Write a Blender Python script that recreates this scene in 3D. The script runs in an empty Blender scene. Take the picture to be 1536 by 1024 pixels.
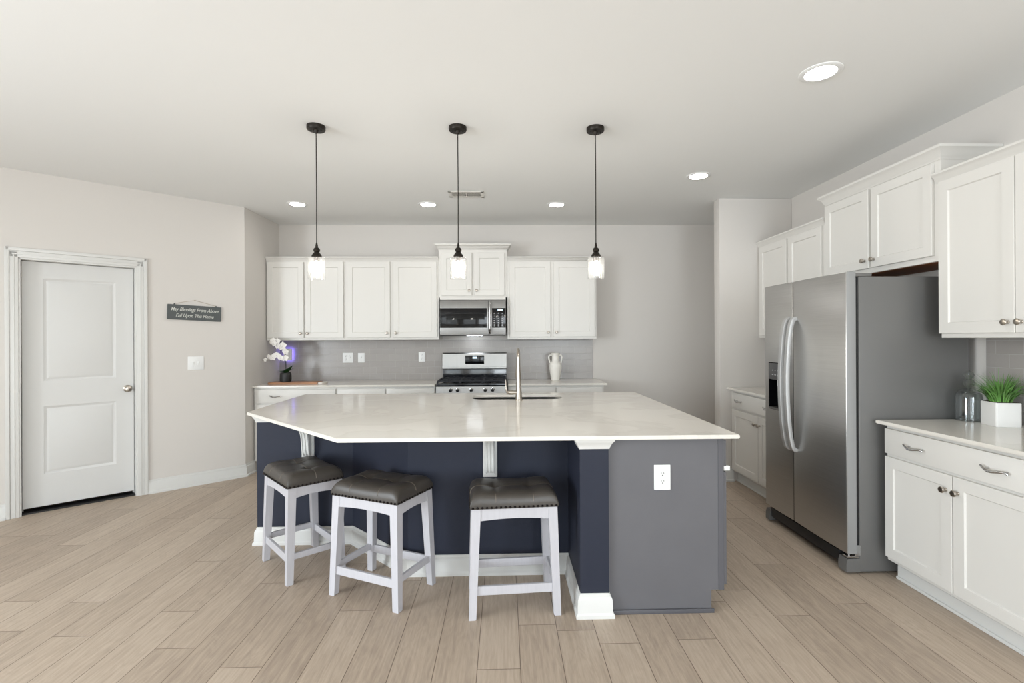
import bpy, bmesh, math, random
from mathutils import Vector, Matrix
random.seed(7)
S = bpy.context.scene
COL = S.collection
PI = math.pi
H = 2.755            # ceiling height
XR, YB, XL = 2.818, 5.90, -2.66

# ---------------------------------------------------------------- camera
cam_d = bpy.data.cameras.new('camera'); cam = bpy.data.objects.new('camera', cam_d); COL.objects.link(cam)
cam_d.sensor_width = 36; cam_d.lens = 738.28/1536*36
cam_d.shift_x = -(775.95-768)/1536; cam_d.shift_y = -(512-507.6)/1536
cam_d.clip_start = 0.05
cam.matrix_world = Matrix.Translation((0, 0, 1.397)) @ Matrix.Rotation(-0.0262, 4, 'Z') @ Matrix.Rotation(PI/2, 4, 'X') @ Matrix.Rotation(-0.005, 4, 'Z')
S.camera = cam
# ---------------------------------------------------------------- view + world
S.view_settings.view_transform = 'Standard'; S.view_settings.look = 'None'
S.view_settings.gamma = 1; S.view_settings.use_curve_mapping = False
S.view_settings.exposure = -0.27
W = bpy.data.worlds.new('world'); S.world = W; W.use_nodes = True
nt = W.node_tree; nt.nodes.clear()
sky = nt.nodes.new('ShaderNodeTexSky'); sky.sky_type = 'NISHITA'; sky.sun_disc = False
sky.sun_elevation = math.radians(42); sky.sun_rotation = math.radians(100)
bg = nt.nodes.new('ShaderNodeBackground'); bg.inputs[1].default_value = 0.25
wo = nt.nodes.new('ShaderNodeOutputWorld')
nt.links.new(sky.outputs[0], bg.inputs[0]); nt.links.new(bg.outputs[0], wo.inputs[0])
# ---------------------------------------------------------------- daylight through the rear windows
def area(name, loc, rot, sx, sy, power, col=(1, 1, 1)):
    l = bpy.data.lights.new(name, 'AREA'); l.shape = 'RECTANGLE'; l.size = sx; l.size_y = sy
    l.energy = power; l.color = col
    o = bpy.data.objects.new(name, l); COL.objects.link(o); o.location = loc; o.rotation_euler = rot
    return o
DAY, DCOL = 35, (0.85, 0.93, 1)
REAR_WIN = [(-4.2, -2.4), (-1.4, 0.4), (0.9, 2.6)]
for i, (a, b) in enumerate(REAR_WIN):      # unseen windows; right one's lamp boosted to brighten the left wall
    area('daylight', ((a+b)/2, -3.42, 1.35), (PI/2-.04, 0, 0), b-a, 1.9, DAY*(b-a)*(.6, .8, 2.5)[i], DCOL)
area('daylight', (-4.95, -0.6, 1.35), (0, -PI/2-.12, 0), 1.9, 2.4, DAY*8.5, DCOL)
LAMP_L = 38.0     # recessed lens radiance
BULB_L = 240.0

# ================================================================ helpers
def link(o, parent=None):
    COL.objects.link(o)
    if parent: o.parent = parent
    return o
def tag(o, label=None, cat=None, group=None, kind=None):
    if label: o['label'] = label
    if cat: o['category'] = cat
    if group: o['group'] = group
    if kind: o['kind'] = kind
    return o
def empty(name, loc=(0, 0, 0), rz=0.0, label=None, cat=None, group=None, kind=None):
    o = bpy.data.objects.new(name, None); o.empty_display_size = .05
    o.location = loc; o.rotation_euler = (0, 0, rz)
    link(o); return tag(o, label, cat, group, kind)
def obj(name, bm, mat, parent=None, smooth=True, angle=35, label=None):
    me = bpy.data.meshes.new(name)
    bmesh.ops.recalc_face_normals(bm, faces=bm.faces[:])
    bm.to_mesh(me); bm.free()
    for m in (mat if isinstance(mat, (list, tuple)) else [mat]): me.materials.append(m)
    if smooth:
        for p in me.polygons: p.use_smooth = True
        me.set_sharp_from_angle(angle=math.radians(angle))
    o = bpy.data.objects.new(name, me)
    if label: o['label'] = label
    return link(o, parent)
def copy_tree(o, parent=None):
    c = o.copy(); COL.objects.link(c); c.parent = parent
    for ch in list(o.children): copy_tree(ch, c)
    return c
def B(): return bmesh.new()
def merge(bm, t):
    me = bpy.data.meshes.new('t'); t.to_mesh(me); t.free(); bm.from_mesh(me); bpy.data.meshes.remove(me)
def box(bm, x0, x1, y0, y1, z0, z1, bev=0.0, seg=2, mi=0, M=None):
    t = bmesh.new(); bmesh.ops.create_cube(t, size=1)
    for v in t.verts: v.co = Vector(((x0+x1)/2+v.co.x*(x1-x0), (y0+y1)/2+v.co.y*(y1-y0), (z0+z1)/2+v.co.z*(z1-z0)))
    if bev: bmesh.ops.bevel(t, geom=t.edges[:], offset=bev, segments=seg, affect='EDGES', profile=.6)
    for f in t.faces: f.material_index = mi
    if M: bmesh.ops.transform(t, matrix=M, verts=t.verts)
    merge(bm, t)
def lathe(bm, prof, cx=0, cy=0, n=32, mi=0, M=None, cap0=True, cap1=True):
    t = bmesh.new(); rings = []
    for r, z in prof:
        rings.append([t.verts.new((cx+r*math.cos(2*PI*i/n), cy+r*math.sin(2*PI*i/n), z)) for i in range(n)])
    for a, b in zip(rings, rings[1:]):
        for i in range(n): t.faces.new((a[i], a[(i+1) % n], b[(i+1) % n], b[i]))
    if cap0: t.faces.new(rings[0][::-1])
    if cap1: t.faces.new(rings[-1])
    for f in t.faces: f.material_index = mi
    if M: bmesh.ops.transform(t, matrix=M, verts=t.verts)
    merge(bm, t)
def tube(bm, pts, rad, n=10, mi=0, flat=1.0, cap=True):
    """round tube along pts; rad a number or a list"""
    t = bmesh.new(); pts = [Vector(p) for p in pts]; N = len(pts)
    R = rad if isinstance(rad, (list, tuple)) else [rad]*N
    up = None; rings = []
    for i, p in enumerate(pts):
        d = (pts[min(i+1, N-1)]-pts[max(i-1, 0)]).normalized()
        if up is None:
            up = Vector((0, 0, 1)) if abs(d.z) < .9 else Vector((1, 0, 0))
        s = d.cross(up).normalized(); u = s.cross(d).normalized(); up = u
        rings.append([t.verts.new(p+s*R[i]*math.cos(2*PI*k/n)+u*R[i]*flat*math.sin(2*PI*k/n)) for k in range(n)])
    for a, b in zip(rings, rings[1:]):
        for i in range(n): t.faces.new((a[i], a[(i+1) % n], b[(i+1) % n], b[i]))
    if cap: t.faces.new(rings[0][::-1]); t.faces.new(rings[-1])
    for f in t.faces: f.material_index = mi
    merge(bm, t)
def smooth_pts(ctrl, n=8):
    out = []; c = [Vector(p) for p in ctrl]
    for i in range(len(c)-1):
        p0 = c[max(i-1, 0)]; p1 = c[i]; p2 = c[i+1]; p3 = c[min(i+2, len(c)-1)]
        for k in range(n):
            u = k/n
            out.append(.5*((2*p1)+(-p0+p2)*u+(2*p0-5*p1+4*p2-p3)*u*u+(-p0+3*p1-3*p2+p3)*u**3))
    out.append(c[-1]); return out
def prism(bm, outer, z0, z1, hole=None, bev=0, mi=0, M=None):
    t = bmesh.new(); es = []
    for loop in [outer]+([hole] if hole else []):
        vs = [t.verts.new((x, y, z0)) for x, y in loop]
        es += [t.edges.new((vs[i], vs[(i+1) % len(vs)])) for i in range(len(vs))]
    if hole: bmesh.ops.triangle_fill(t, edges=es, use_beauty=True)
    else: t.faces.new(t.verts[:])
    r = bmesh.ops.extrude_face_region(t, geom=t.faces[:])
    for v in [g for g in r['geom'] if isinstance(g, bmesh.types.BMVert)]: v.co.z = z1
    bmesh.ops.recalc_face_normals(t, faces=t.faces[:])
    if bev:
        ee = [e for e in t.edges if len(e.link_faces) == 2 and e.calc_face_angle(0) > .6 and abs(e.verts[0].co.z-e.verts[1].co.z) < 1e-6]
        bmesh.ops.bevel(t, geom=ee, offset=bev, segments=2, affect='EDGES')
    for f in t.faces: f.material_index = mi
    if M: bmesh.ops.transform(t, matrix=M, verts=t.verts)
    merge(bm, t)
def sweep(bm, path, prof, mi=0):
    """prof: list of (out, z) closed outline; path in XY, 'out' is to the right of travel"""
    t = bmesh.new(); P = [Vector(p) for p in path]; N = len(P); rings = []
    for i in range(N):
        def nrm(a, b):
            d = (b-a).normalized(); return Vector((d.y, -d.x))
        ns = []
        if i > 0: ns.append(nrm(P[i-1], P[i]))
        if i < N-1: ns.append(nrm(P[i], P[i+1]))
        m = sum(ns, Vector((0, 0))).normalized(); k = 1/max(.3, m.dot(ns[0]))
        rings.append([t.verts.new((P[i].x+m.x*o*k, P[i].y+m.y*o*k, z)) for o, z in prof])
    n = len(prof)
    for a, b in zip(rings, rings[1:]):
        for i in range(n): t.faces.new((a[i], a[(i+1) % n], b[(i+1) % n], b[i]))
    t.faces.new(rings[0]); t.faces.new(rings[-1][::-1])
    for f in t.faces: f.material_index = mi
    merge(bm, t)
def panel_slab(bm, x0, x1, z0, z1, y, th, panels, steps, edge=.002, M=None):
    """a slab whose front (facing -y, at y) has inset panels; steps: (inset, depth>0 goes in)"""
    t = bmesh.new()
    xs = sorted({x0, x1} | {p[0] for p in panels} | {p[1] for p in panels})
    zs = sorted({z0, z1} | {p[2] for p in panels} | {p[3] for p in panels})
    V = {(i, j): t.verts.new((x, y, z)) for i, x in enumerate(xs) for j, z in enumerate(zs)}
    pf = []
    for i in range(len(xs)-1):
        for j in range(len(zs)-1):
            f = t.faces.new((V[i, j], V[i+1, j], V[i+1, j+1], V[i, j+1]))
            cx, cz = (xs[i]+xs[i+1])/2, (zs[j]+zs[j+1])/2
            if any(a < cx < b and c < cz < d for a, b, c, d in panels): pf.append(f)
    be = [e for e in t.edges if e.is_boundary]
    r = bmesh.ops.extrude_edge_only(t, edges=be)
    nv = [g for g in r['geom'] if isinstance(g, bmesh.types.BMVert)]
    for v in nv: v.co.y = y+th
    bmesh.ops.holes_fill(t, edges=[e for e in t.edges if e.is_boundary])
    for f0 in pf:
        f = f0
        for ins, dep in steps:
            bmesh.ops.inset_individual(t, faces=[f], thickness=ins, use_even_offset=True)
            for v in f.verts: v.co.y += dep
    if edge:
        ee = [e for e in t.edges if all(abs(v.co.y-y) < 1e-6 for v in e.verts) and
              ((abs(e.verts[0].co.x-e.verts[1].co.x) < 1e-6 and abs(e.verts[0].co.x-x0)*abs(e.verts[0].co.x-x1) < 1e-6) or
               (abs(e.verts[0].co.z-e.verts[1].co.z) < 1e-6 and abs(e.verts[0].co.z-z0)*abs(e.verts[0].co.z-z1) < 1e-6))]
        bmesh.ops.bevel(t, geom=ee, offset=edge, segments=1, affect='EDGES')
    bmesh.ops.recalc_face_normals(t, faces=t.faces[:])
    if M: bmesh.ops.transform(t, matrix=M, verts=t.verts)
    merge(bm, t)

# ================================================================ materials
def mat(name, col, rough=.5, metal=0.0, spec=.5, noise=None, bump=None, emit=None, alpha=None, aniso=0, coat=0):
    m = bpy.data.materials.new(name); m.use_nodes = True; n = m.node_tree; b = n.nodes['Principled BSDF']
    c = (*col, 1)
    b.inputs['Base Color'].default_value = c; b.inputs['Roughness'].default_value = rough
    b.inputs['Metallic'].default_value = metal; b.inputs['Specular IOR Level'].default_value = spec
    if coat: b.inputs['Coat Weight'].default_value = coat; b.inputs['Coat Roughness'].default_value = .1
    if aniso: b.inputs['Anisotropic'].default_value = aniso
    if emit: b.inputs['Emission Color'].default_value = (*emit[0], 1); b.inputs['Emission Strength'].default_value = emit[1]
    if noise or bump:
        tc = n.nodes.new('ShaderNodeTexCoord')
    if noise:   # (scale, amount, stretch xyz, detail)
        mp = n.nodes.new('ShaderNodeMapping'); mp.inputs['Scale'].default_value = noise[2]
        nz = n.nodes.new('ShaderNodeTexNoise'); nz.inputs['Scale'].default_value = noise[0]; nz.inputs['Detail'].default_value = noise[3]
        mr = n.nodes.new('ShaderNodeMapRange'); mr.inputs[1].default_value = .3; mr.inputs[2].default_value = .7
        mr.inputs[3].default_value = 1-noise[1]; mr.inputs[4].default_value = 1+noise[1]
        mx = n.nodes.new('ShaderNodeMix'); mx.data_type = 'RGBA'; mx.blend_type = 'MULTIPLY'; mx.inputs[0].default_value = 1
        mx.inputs[6].default_value = c
        n.links.new(tc.outputs['Object'], mp.inputs[0]); n.links.new(mp.outputs[0], nz.inputs[0]); n.links.new(nz.outputs[0], mr.inputs[0])
        n.links.new(mr.outputs[0], mx.inputs[7]); n.links.new(mx.outputs[2], b.inputs['Base Color'])
    if bump:    # (scale, strength, stretch)
        mp = n.nodes.new('ShaderNodeMapping'); mp.inputs['Scale'].default_value = bump[2]
        nz = n.nodes.new('ShaderNodeTexNoise'); nz.inputs['Scale'].default_value = bump[0]; nz.inputs['Detail'].default_value = 4
        bp = n.nodes.new('ShaderNodeBump'); bp.inputs['Strength'].default_value = bump[1]; bp.inputs['Distance'].default_value = .002
        n.links.new(tc.outputs['Object'], mp.inputs[0]); n.links.new(mp.outputs[0], nz.inputs[0]); n.links.new(nz.outputs[0], bp.inputs['Height'])
        n.links.new(bp.outputs[0], b.inputs['Normal'])
    return m
def srgb(r, g, b):
    f = lambda c: (c/255/12.92) if c/255 <= .04045 else ((c/255+.055)/1.055)**2.4
    return (f(r), f(g), f(b))
M_wall = mat('wall_paint', srgb(216, 211, 205), .85, spec=.2, bump=(400, .15, (1, 1, 1)))
M_ceil = mat('ceiling_paint', srgb(237, 237, 235), .9, spec=.15, bump=(300, .15, (1, 1, 1)))
M_trim = mat('white_trim_paint', srgb(218, 217, 213), .4, bump=(60, .05, (1, 1, 1)))
M_door = mat('door_paint', srgb(214, 213, 210), .45, bump=(300, .08, (1, 1, .1)))
M_cab = mat('cabinet_white', srgb(222, 219, 213), .38, bump=(80, .04, (1, 1, 1)))
M_cabwood = mat('cabinet_underside_wood', srgb(150, 90, 50), .6, noise=(8, .2, (1, 12, 1), 4))
M_navy = mat('navy_wall_paint', srgb(35, 39, 53), .6, spec=.35, bump=(250, .2, (1, 1, 1)))
M_grey = mat('grey_cabinet_paint', srgb(99, 98, 101), .5, spec=.4, noise=(6, .03, (1, 1, 1), 4))
M_steel = mat('brushed_steel', srgb(142, 141, 139), .34, 1.0, aniso=.6, noise=(3, .05, (120, 1, 1), 3))
M_fridge = mat('fridge_brushed_steel', srgb(196, 195, 193), .33, 1.0, aniso=.5, noise=(2, .05, (1, 2, 140), 3))
M_fside = mat('fridge_grey_side', srgb(112, 111, 109), .42, .25, spec=.5, bump=(500, .15, (1, 1, 1)))
M_fedge = mat('door_edge_grey', srgb(150, 150, 149), .5, .35)
M_nickel = mat('brushed_nickel', srgb(176, 168, 158), .28, 1.0)
M_chrome = mat('satin_chrome', srgb(190, 190, 190), .18, 1.0)
M_black = mat('gloss_black', srgb(12, 12, 14), .1, spec=.3)
M_blackm = mat('matte_black', srgb(26, 25, 25), .5)
M_iron = mat('cast_iron', srgb(30, 32, 38), .45, .3)
M_enam = mat('black_enamel', srgb(12, 14, 20), .12, spec=.7)
M_bronze = mat('dark_bronze', srgb(44, 39, 34), .42, .7)
M_leather = mat('charcoal_leather', srgb(70, 65, 60), .38, spec=.45, noise=(9, .08, (1, 1, 1), 3), bump=(260, .25, (1, 1, 1)))
M_seam = mat('seam_thread', srgb(120, 110, 98), .55)
M_nail = mat('nailhead_metal', srgb(34, 29, 27), .35, .8)
M_stool = mat('stool_white_paint', srgb(190, 188, 192), .45, noise=(14, .035, (6, 6, .6), 4))
M_plate = mat('white_plastic', srgb(236, 236, 234), .35)
M_slot = mat('dark_slot', srgb(50, 48, 46), .6)
M_white_ceramic = mat('white_ceramic', srgb(236, 232, 224), .35, bump=(30, .1, (1, 1, 1)))
M_planter = mat('planter_ceramic', srgb(226, 224, 220), .5)
M_blackpot = mat('black_pot', srgb(30, 30, 30), .5)
M_soil = mat('soil', srgb(60, 48, 38), .9, noise=(90, .3, (1, 1, 1), 3))
M_leaf = mat('orchid_leaf', srgb(58, 98, 48), .4, noise=(20, .15, (1, 1, 1), 2))
M_grass = mat('grass_blade', srgb(102, 148, 74), .45, noise=(16, .5, (1, 1, 1), 2))
M_petal = mat('orchid_petal', srgb(240, 236, 230), .6)
M_stem = mat('dark_stem', srgb(50, 56, 40), .6)
M_board = mat('board_wood', srgb(168, 122, 88), .5, noise=(5, .25, (1, 14, 14), 5))
M_marble = mat('board_marble', srgb(226, 218, 208), .3, noise=(18, .05, (1, 1, 1), 4))
M_slate = mat('sign_slate', srgb(82, 86, 86), .6, noise=(16, .06, (1, 1, 1), 3))
M_letters = mat('sign_letters', srgb(208, 208, 200), .6)
M_string = mat('sign_twine', srgb(178, 160, 140), .8)
M_rubber = mat('rubber', srgb(24, 24, 24), .7)
M_lens = mat('lamp_lens', (1, 1, 1), .5, emit=((1.0, .975, .945), LAMP_L))
M_bulb = mat('lamp_bulb', (1, 1, 1), .4, emit=((1.0, .95, .89), BULB_L))
M_disp = mat('display_light', (.2, .3, .35), .3, emit=((.75, .9, 1.0), 1.2))
M_marks = mat('control_markings', srgb(190, 190, 192), .5)
M_purple = mat('night_light_purple', srgb(90, 80, 150), .4, emit=((.22, .17, 1.0), 13.0))
M_vent = mat('vent_white', srgb(222, 219, 213), .5)
M_ventdark = mat('vent_dark', srgb(120, 116, 110), .8)
M_screen = mat('oven_window', srgb(18, 18, 18), .08, spec=.25)

def glass(name, tint=(1, 1, 1), gl=.5, frost=0.0):
    m = bpy.data.materials.new(name); m.use_nodes = True; n = m.node_tree; n.nodes.clear()
    o = n.nodes.new('ShaderNodeOutputMaterial'); tr = n.nodes.new('ShaderNodeBsdfTransparent'); tr.inputs[0].default_value = (*tint, 1)
    g = n.nodes.new('ShaderNodeBsdfGlossy'); g.inputs[1].default_value = .04
    lw = n.nodes.new('ShaderNodeLayerWeight'); lw.inputs[0].default_value = .35
    mr = n.nodes.new('ShaderNodeMapRange'); mr.inputs[3].default_value = .04; mr.inputs[4].default_value = gl
    mx = n.nodes.new('ShaderNodeMixShader')
    n.links.new(lw.outputs['Facing'], mr.inputs[0]); n.links.new(mr.outputs[0], mx.inputs[0])
    src = tr.outputs[0]
    if frost:
        tl = n.nodes.new('ShaderNodeBsdfTranslucent'); tl.inputs[0].default_value = (.95, .95, .93, 1)
        nz = n.nodes.new('ShaderNodeTexVoronoi'); nz.inputs['Scale'].default_value = 90
        tc = n.nodes.new('ShaderNodeTexCoord'); n.links.new(tc.outputs['Object'], nz.inputs['Vector'])
        m2 = n.nodes.new('ShaderNodeMapRange'); m2.inputs[1].default_value = 0; m2.inputs[2].default_value = .25
        m2.inputs[3].default_value = frost*2; m2.inputs[4].default_value = frost*.6
        n.links.new(nz.outputs[0], m2.inputs[0])
        m1 = n.nodes.new('ShaderNodeMixShader'); n.links.new(m2.outputs[0], m1.inputs[0])
        n.links.new(tr.outputs[0], m1.inputs[1]); n.links.new(tl.outputs[0], m1.inputs[2]); src = m1.outputs[0]
    n.links.new(src, mx.inputs[1]); n.links.new(g.outputs[0], mx.inputs[2]); n.links.new(mx.outputs[0], o.inputs[0])
    return m
M_shade = glass('seeded_glass', (.985, .985, .98), .55, frost=.015)
M_jar = glass('clear_glass', (.93, .95, .95), .6)
M_pane = glass('window_pane', (.97, .98, .98), .4)

def mat_quartz():
    m = mat('white_quartz', srgb(222, 216, 206), .13, spec=.5); n = m.node_tree; b = n.nodes['Principled BSDF']
    tc = n.nodes.new('ShaderNodeTexCoord'); nz = n.nodes.new('ShaderNodeTexNoise'); nz.inputs['Scale'].default_value = 1.3
    nz.inputs['Detail'].default_value = 8; nz.inputs['Distortion'].default_value = 1.2
    r = n.nodes.new('ShaderNodeValToRGB'); e = r.color_ramp.elements
    e[0].position = .47; e[0].color = (*srgb(224, 219, 210), 1); e[1].position = .52; e[1].color = (*srgb(228, 223, 214), 1)
    k = e.new(.495); k.color = (*srgb(221, 215, 206), 1)
    n.links.new(tc.outputs['Object'], nz.inputs[0]); n.links.new(nz.outputs[0], r.inputs[0]); n.links.new(r.outputs[0], b.inputs['Base Color'])
    return m
M_quartz = mat_quartz()

def mat_floor():
    m = bpy.data.materials.new('oak_plank_floor'); m.use_nodes = True; n = m.node_tree; b = n.nodes['Principled BSDF']; L = n.links.new
    def math_(op, a, c=None):
        x = n.nodes.new('ShaderNodeMath'); x.operation = op
        for i, v in enumerate((a, c)):
            if v is None: continue
            if isinstance(v, (int, float)): x.inputs[i].default_value = v
            else: L(v, x.inputs[i])
        return x.outputs[0]
    tc = n.nodes.new('ShaderNodeTexCoord'); sp = n.nodes.new('ShaderNodeSeparateXYZ'); L(tc.outputs['Object'], sp.inputs[0])
    X, Y = sp.outputs[0], sp.outputs[1]; PW, PL = .1835, 1.22
    u = math_('DIVIDE', math_('SUBTRACT', X, .612), PW); row = math_('FLOOR', u); fu = math_('SUBTRACT', u, row)
    wn = n.nodes.new('ShaderNodeTexWhiteNoise'); wn.noise_dimensions = '1D'; L(row, wn.inputs['W'])
    v = math_('ADD', math_('DIVIDE', Y, PL), wn.outputs['Value']); cl = math_('FLOOR', v); fv = math_('SUBTRACT', v, cl)
    cid = n.nodes.new('ShaderNodeCombineXYZ'); L(row, cid.inputs[0]); L(cl, cid.inputs[1])
    w2 = n.nodes.new('ShaderNodeTexWhiteNoise'); w2.noise_dimensions = '3D'; L(cid.outputs[0], w2.inputs['Vector'])
    # distance to seams in metres
    du = math_('MULTIPLY', math_('MINIMUM', fu, math_('SUBTRACT', 1, fu)), PW)
    dv = math_('MULTIPLY', math_('MINIMUM', fv, math_('SUBTRACT', 1, fv)), PL)
    d = math_('MINIMUM', du, dv)
    seam = n.nodes.new('ShaderNodeMapRange'); seam.inputs[1].default_value = .0006; seam.inputs[2].default_value = .0022; L(d, seam.inputs[0])
    # grain: coordinates shifted per plank
    off = math_('MULTIPLY', w2.outputs['Value'], 37.0)
    gv = n.nodes.new('ShaderNodeCombineXYZ'); L(math_('ADD', X, off), gv.inputs[0]); L(math_('MULTIPLY', Y, .06), gv.inputs[1]); L(off, gv.inputs[2])
    g1 = n.nodes.new('ShaderNodeTexNoise'); g1.inputs['Scale'].default_value = 70; g1.inputs['Detail'].default_value = 6; g1.inputs['Roughness'].default_value = .65; L(gv.outputs[0], g1.inputs[0])
    gv2 = n.nodes.new('ShaderNodeCombineXYZ'); L(math_('ADD', X, off), gv2.inputs[0]); L(math_('MULTIPLY', Y, .22), gv2.inputs[1]); L(off, gv2.inputs[2])
    g2 = n.nodes.new('ShaderNodeTexNoise'); g2.inputs['Scale'].default_value = 9; g2.inputs['Detail'].default_value = 3; g2.inputs['Distortion'].default_value = .4; L(gv2.outputs[0], g2.inputs[0])
    ring = math_('FRACT', math_('MULTIPLY', g2.outputs[0], 11.0)); ring = math_('ABSOLUTE', math_('SUBTRACT', ring, .5))
    t = math_('ADD', math_('MULTIPLY', math_('SUBTRACT', g1.outputs[0], .5), 1.15), math_('MULTIPLY', math_('SUBTRACT', ring, .25), .28))
    t = math_('ADD', t, math_('MULTIPLY', math_('SUBTRACT', w2.outputs['Value'], .5), .38)); t = math_('ADD', t, .5)
    r = n.nodes.new('ShaderNodeValToRGB'); e = r.color_ramp.elements
    e[0].position = 0; e[0].color = (*srgb(150, 134, 119), 1); e[1].position = 1; e[1].color = (*srgb(202, 186, 168), 1)
    k = e.new(.5); k.color = (*srgb(180, 163, 145), 1); L(t, r.inputs[0])
    mx = n.nodes.new('ShaderNodeMix'); mx.data_type = 'RGBA'; mx.inputs[6].default_value = (*srgb(98, 82, 68), 1)
    L(seam.outputs[0], mx.inputs[0]); L(r.outputs[0], mx.inputs[7]); L(mx.outputs[2], b.inputs['Base Color'])
    b.inputs['Roughness'].default_value = .42; b.inputs['Specular IOR Level'].default_value = .35
    bp = n.nodes.new('ShaderNodeBump'); bp.inputs['Strength'].default_value = .25; bp.inputs['Distance'].default_value = .001
    hh = math_('ADD', seam.outputs[0], math_('MULTIPLY', g1.outputs[0], .3)); L(hh, bp.inputs['Height']); L(bp.outputs[0], b.inputs['Normal'])
    return m
M_floor = mat_floor()
def mat_tile(axis):
    m = bpy.data.materials.new('subway_tile'); m.use_nodes = True; n = m.node_tree; b = n.nodes['Principled BSDF']; L = n.links.new
    tc = n.nodes.new('ShaderNodeTexCoord'); sp = n.nodes.new('ShaderNodeSeparateXYZ'); cb = n.nodes.new('ShaderNodeCombineXYZ')
    L(tc.outputs['Object'], sp.inputs[0]); L(sp.outputs[axis], cb.inputs[0])
    ad = n.nodes.new('ShaderNodeMath'); ad.operation = 'SUBTRACT'; L(sp.outputs[2], ad.inputs[0]); ad.inputs[1].default_value = .914; L(ad.outputs[0], cb.inputs[1])
    br = n.nodes.new('ShaderNodeTexBrick'); br.inputs['Scale'].default_value = 1; br.inputs['Brick Width'].default_value = .1524; br.inputs['Row Height'].default_value = .0764
    br.inputs['Mortar Size'].default_value = .0016; br.inputs['Mortar Smooth'].default_value = .3; br.offset = .5
    br.inputs['Color1'].default_value = (*srgb(156, 150, 145), 1); br.inputs['Color2'].default_value = (*srgb(162, 156, 151), 1); br.inputs['Mortar'].default_value = (*srgb(176, 171, 166), 1)
    L(cb.outputs[0], br.inputs['Vector']); L(br.outputs['Color'], b.inputs['Base Color'])
    b.inputs['Roughness'].default_value = .27
    nz = n.nodes.new('ShaderNodeTexNoise'); nz.inputs['Scale'].default_value = 9; L(tc.outputs['Object'], nz.inputs[0])
    s = n.nodes.new('ShaderNodeMath'); s.operation = 'MULTIPLY_ADD'; L(br.outputs['Fac'], s.inputs[0]); s.inputs[1].default_value = -1.0; L(nz.outputs[0], s.inputs[2])
    bp = n.nodes.new('ShaderNodeBump'); bp.inputs['Strength'].default_value = .5; bp.inputs['Distance'].default_value = .0015
    L(s.outputs[0], bp.inputs['Height']); L(bp.outputs[0], b.inputs['Normal'])
    return m
M_tile_b = mat_tile(0); M_tile_r = mat_tile(1)

# ================================================================ room shell
p0 = Vector((-3.93, 3.94)); p1 = Vector((-2.66, 5.12)); tv = (p1-p0).normalized(); LW = (p1-p0).length
RZ = math.atan2(tv.y, tv.x)
def dw(s, y, z=0):   # diagonal wall coordinates (s along it, y into the wall) -> world
    return Vector((p0.x+tv.x*s-tv.y*y, p0.y+tv.y*s+tv.x*y, z))
def struct(name, bm, m, parent=None, **k):
    o = obj(name, bm, m, parent, **k)
    if parent is None: o['kind'] = 'structure'
    return o
s_far = -1.6; pL = dw(s_far, 0); XW = pL.x
bm = B(); prism(bm, [(XR+.12, -3.6), (XR+.12, 6.0), (XL-.1, 6.0), (XL-.1, 5.2), (dw(LW, .5).x-.5, dw(LW, .5).y), (XW-.6, pL.y+.6), (XW-.12, -3.6)], -.1, 0)
struct('floor', bm, M_floor, smooth=False)
bm = B(); box(bm, XW-1.2, XR+.12, -3.62, 6.0, H, H+.12)
struct('ceiling', bm, M_ceil, smooth=False)
bm = B(); box(bm, XL-.12, XR+.12, YB, YB+.1, 0, H); struct('wall_back', bm, M_wall, smooth=False)
bm = B(); box(bm, XR, XR+.12, -3.6, YB, 0, H); struct('wall_right', bm, M_wall, smooth=False)
bm = B(); prism(bm, [(XL, YB), (p1.x, p1.y), (p1.x-.12, p1.y+.02), (XL-.12, YB)], 0, H); struct('wall_left', bm, M_wall, smooth=False)
DO0, DO1, DOH = .100, .852, 2.062      # door opening in the diagonal wall
Md = Matrix.Translation((p0.x, p0.y, 0)) @ Matrix.Rotation(RZ, 4, 'Z')
bm = B()
for a, b_, c, d in ((s_far, DO0, 0, H), (DO1, LW, 0, H), (DO0, DO1, DOH, H)): box(bm, a, b_, 0, .12, c, d, M=Md)
struct('wall_diagonal', bm, M_wall, smooth=False)
bm = B(); prism(bm, [(XW, pL.y), (XW, .8), (XW-.12, .8), (XW-.12, pL.y+.1)], 0, H)
box(bm, XW-.12, XW, -3.6, -1.9, 0, H); box(bm, XW-.12, XW, -1.9, .8, 0, .35); box(bm, XW-.12, XW, -1.9, .8, 2.35, H)
struct('wall_side', bm, M_wall, smooth=False)
bm = B(); xs = [XW-.12]+[v for w in REAR_WIN for v in w]+[XR+.12]
for i in range(0, len(xs), 2): box(bm, xs[i], xs[i+1], -3.6, -3.5, 0, H)
for a, b_ in REAR_WIN: box(bm, a, b_, -3.6, -3.5, 0, .35); box(bm, a, b_, -3.6, -3.5, 2.35, H)
struct('wall_rear', bm, M_wall, smooth=False)
WX0, WX1, WY0, WY1 = 2.10, XR, 4.745, 4.87
bm = B(); box(bm, WX0, WX1-.001, WY0, WY1, 0, H-.001, bev=.004); struct('wall_partition', bm, M_wall)
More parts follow.
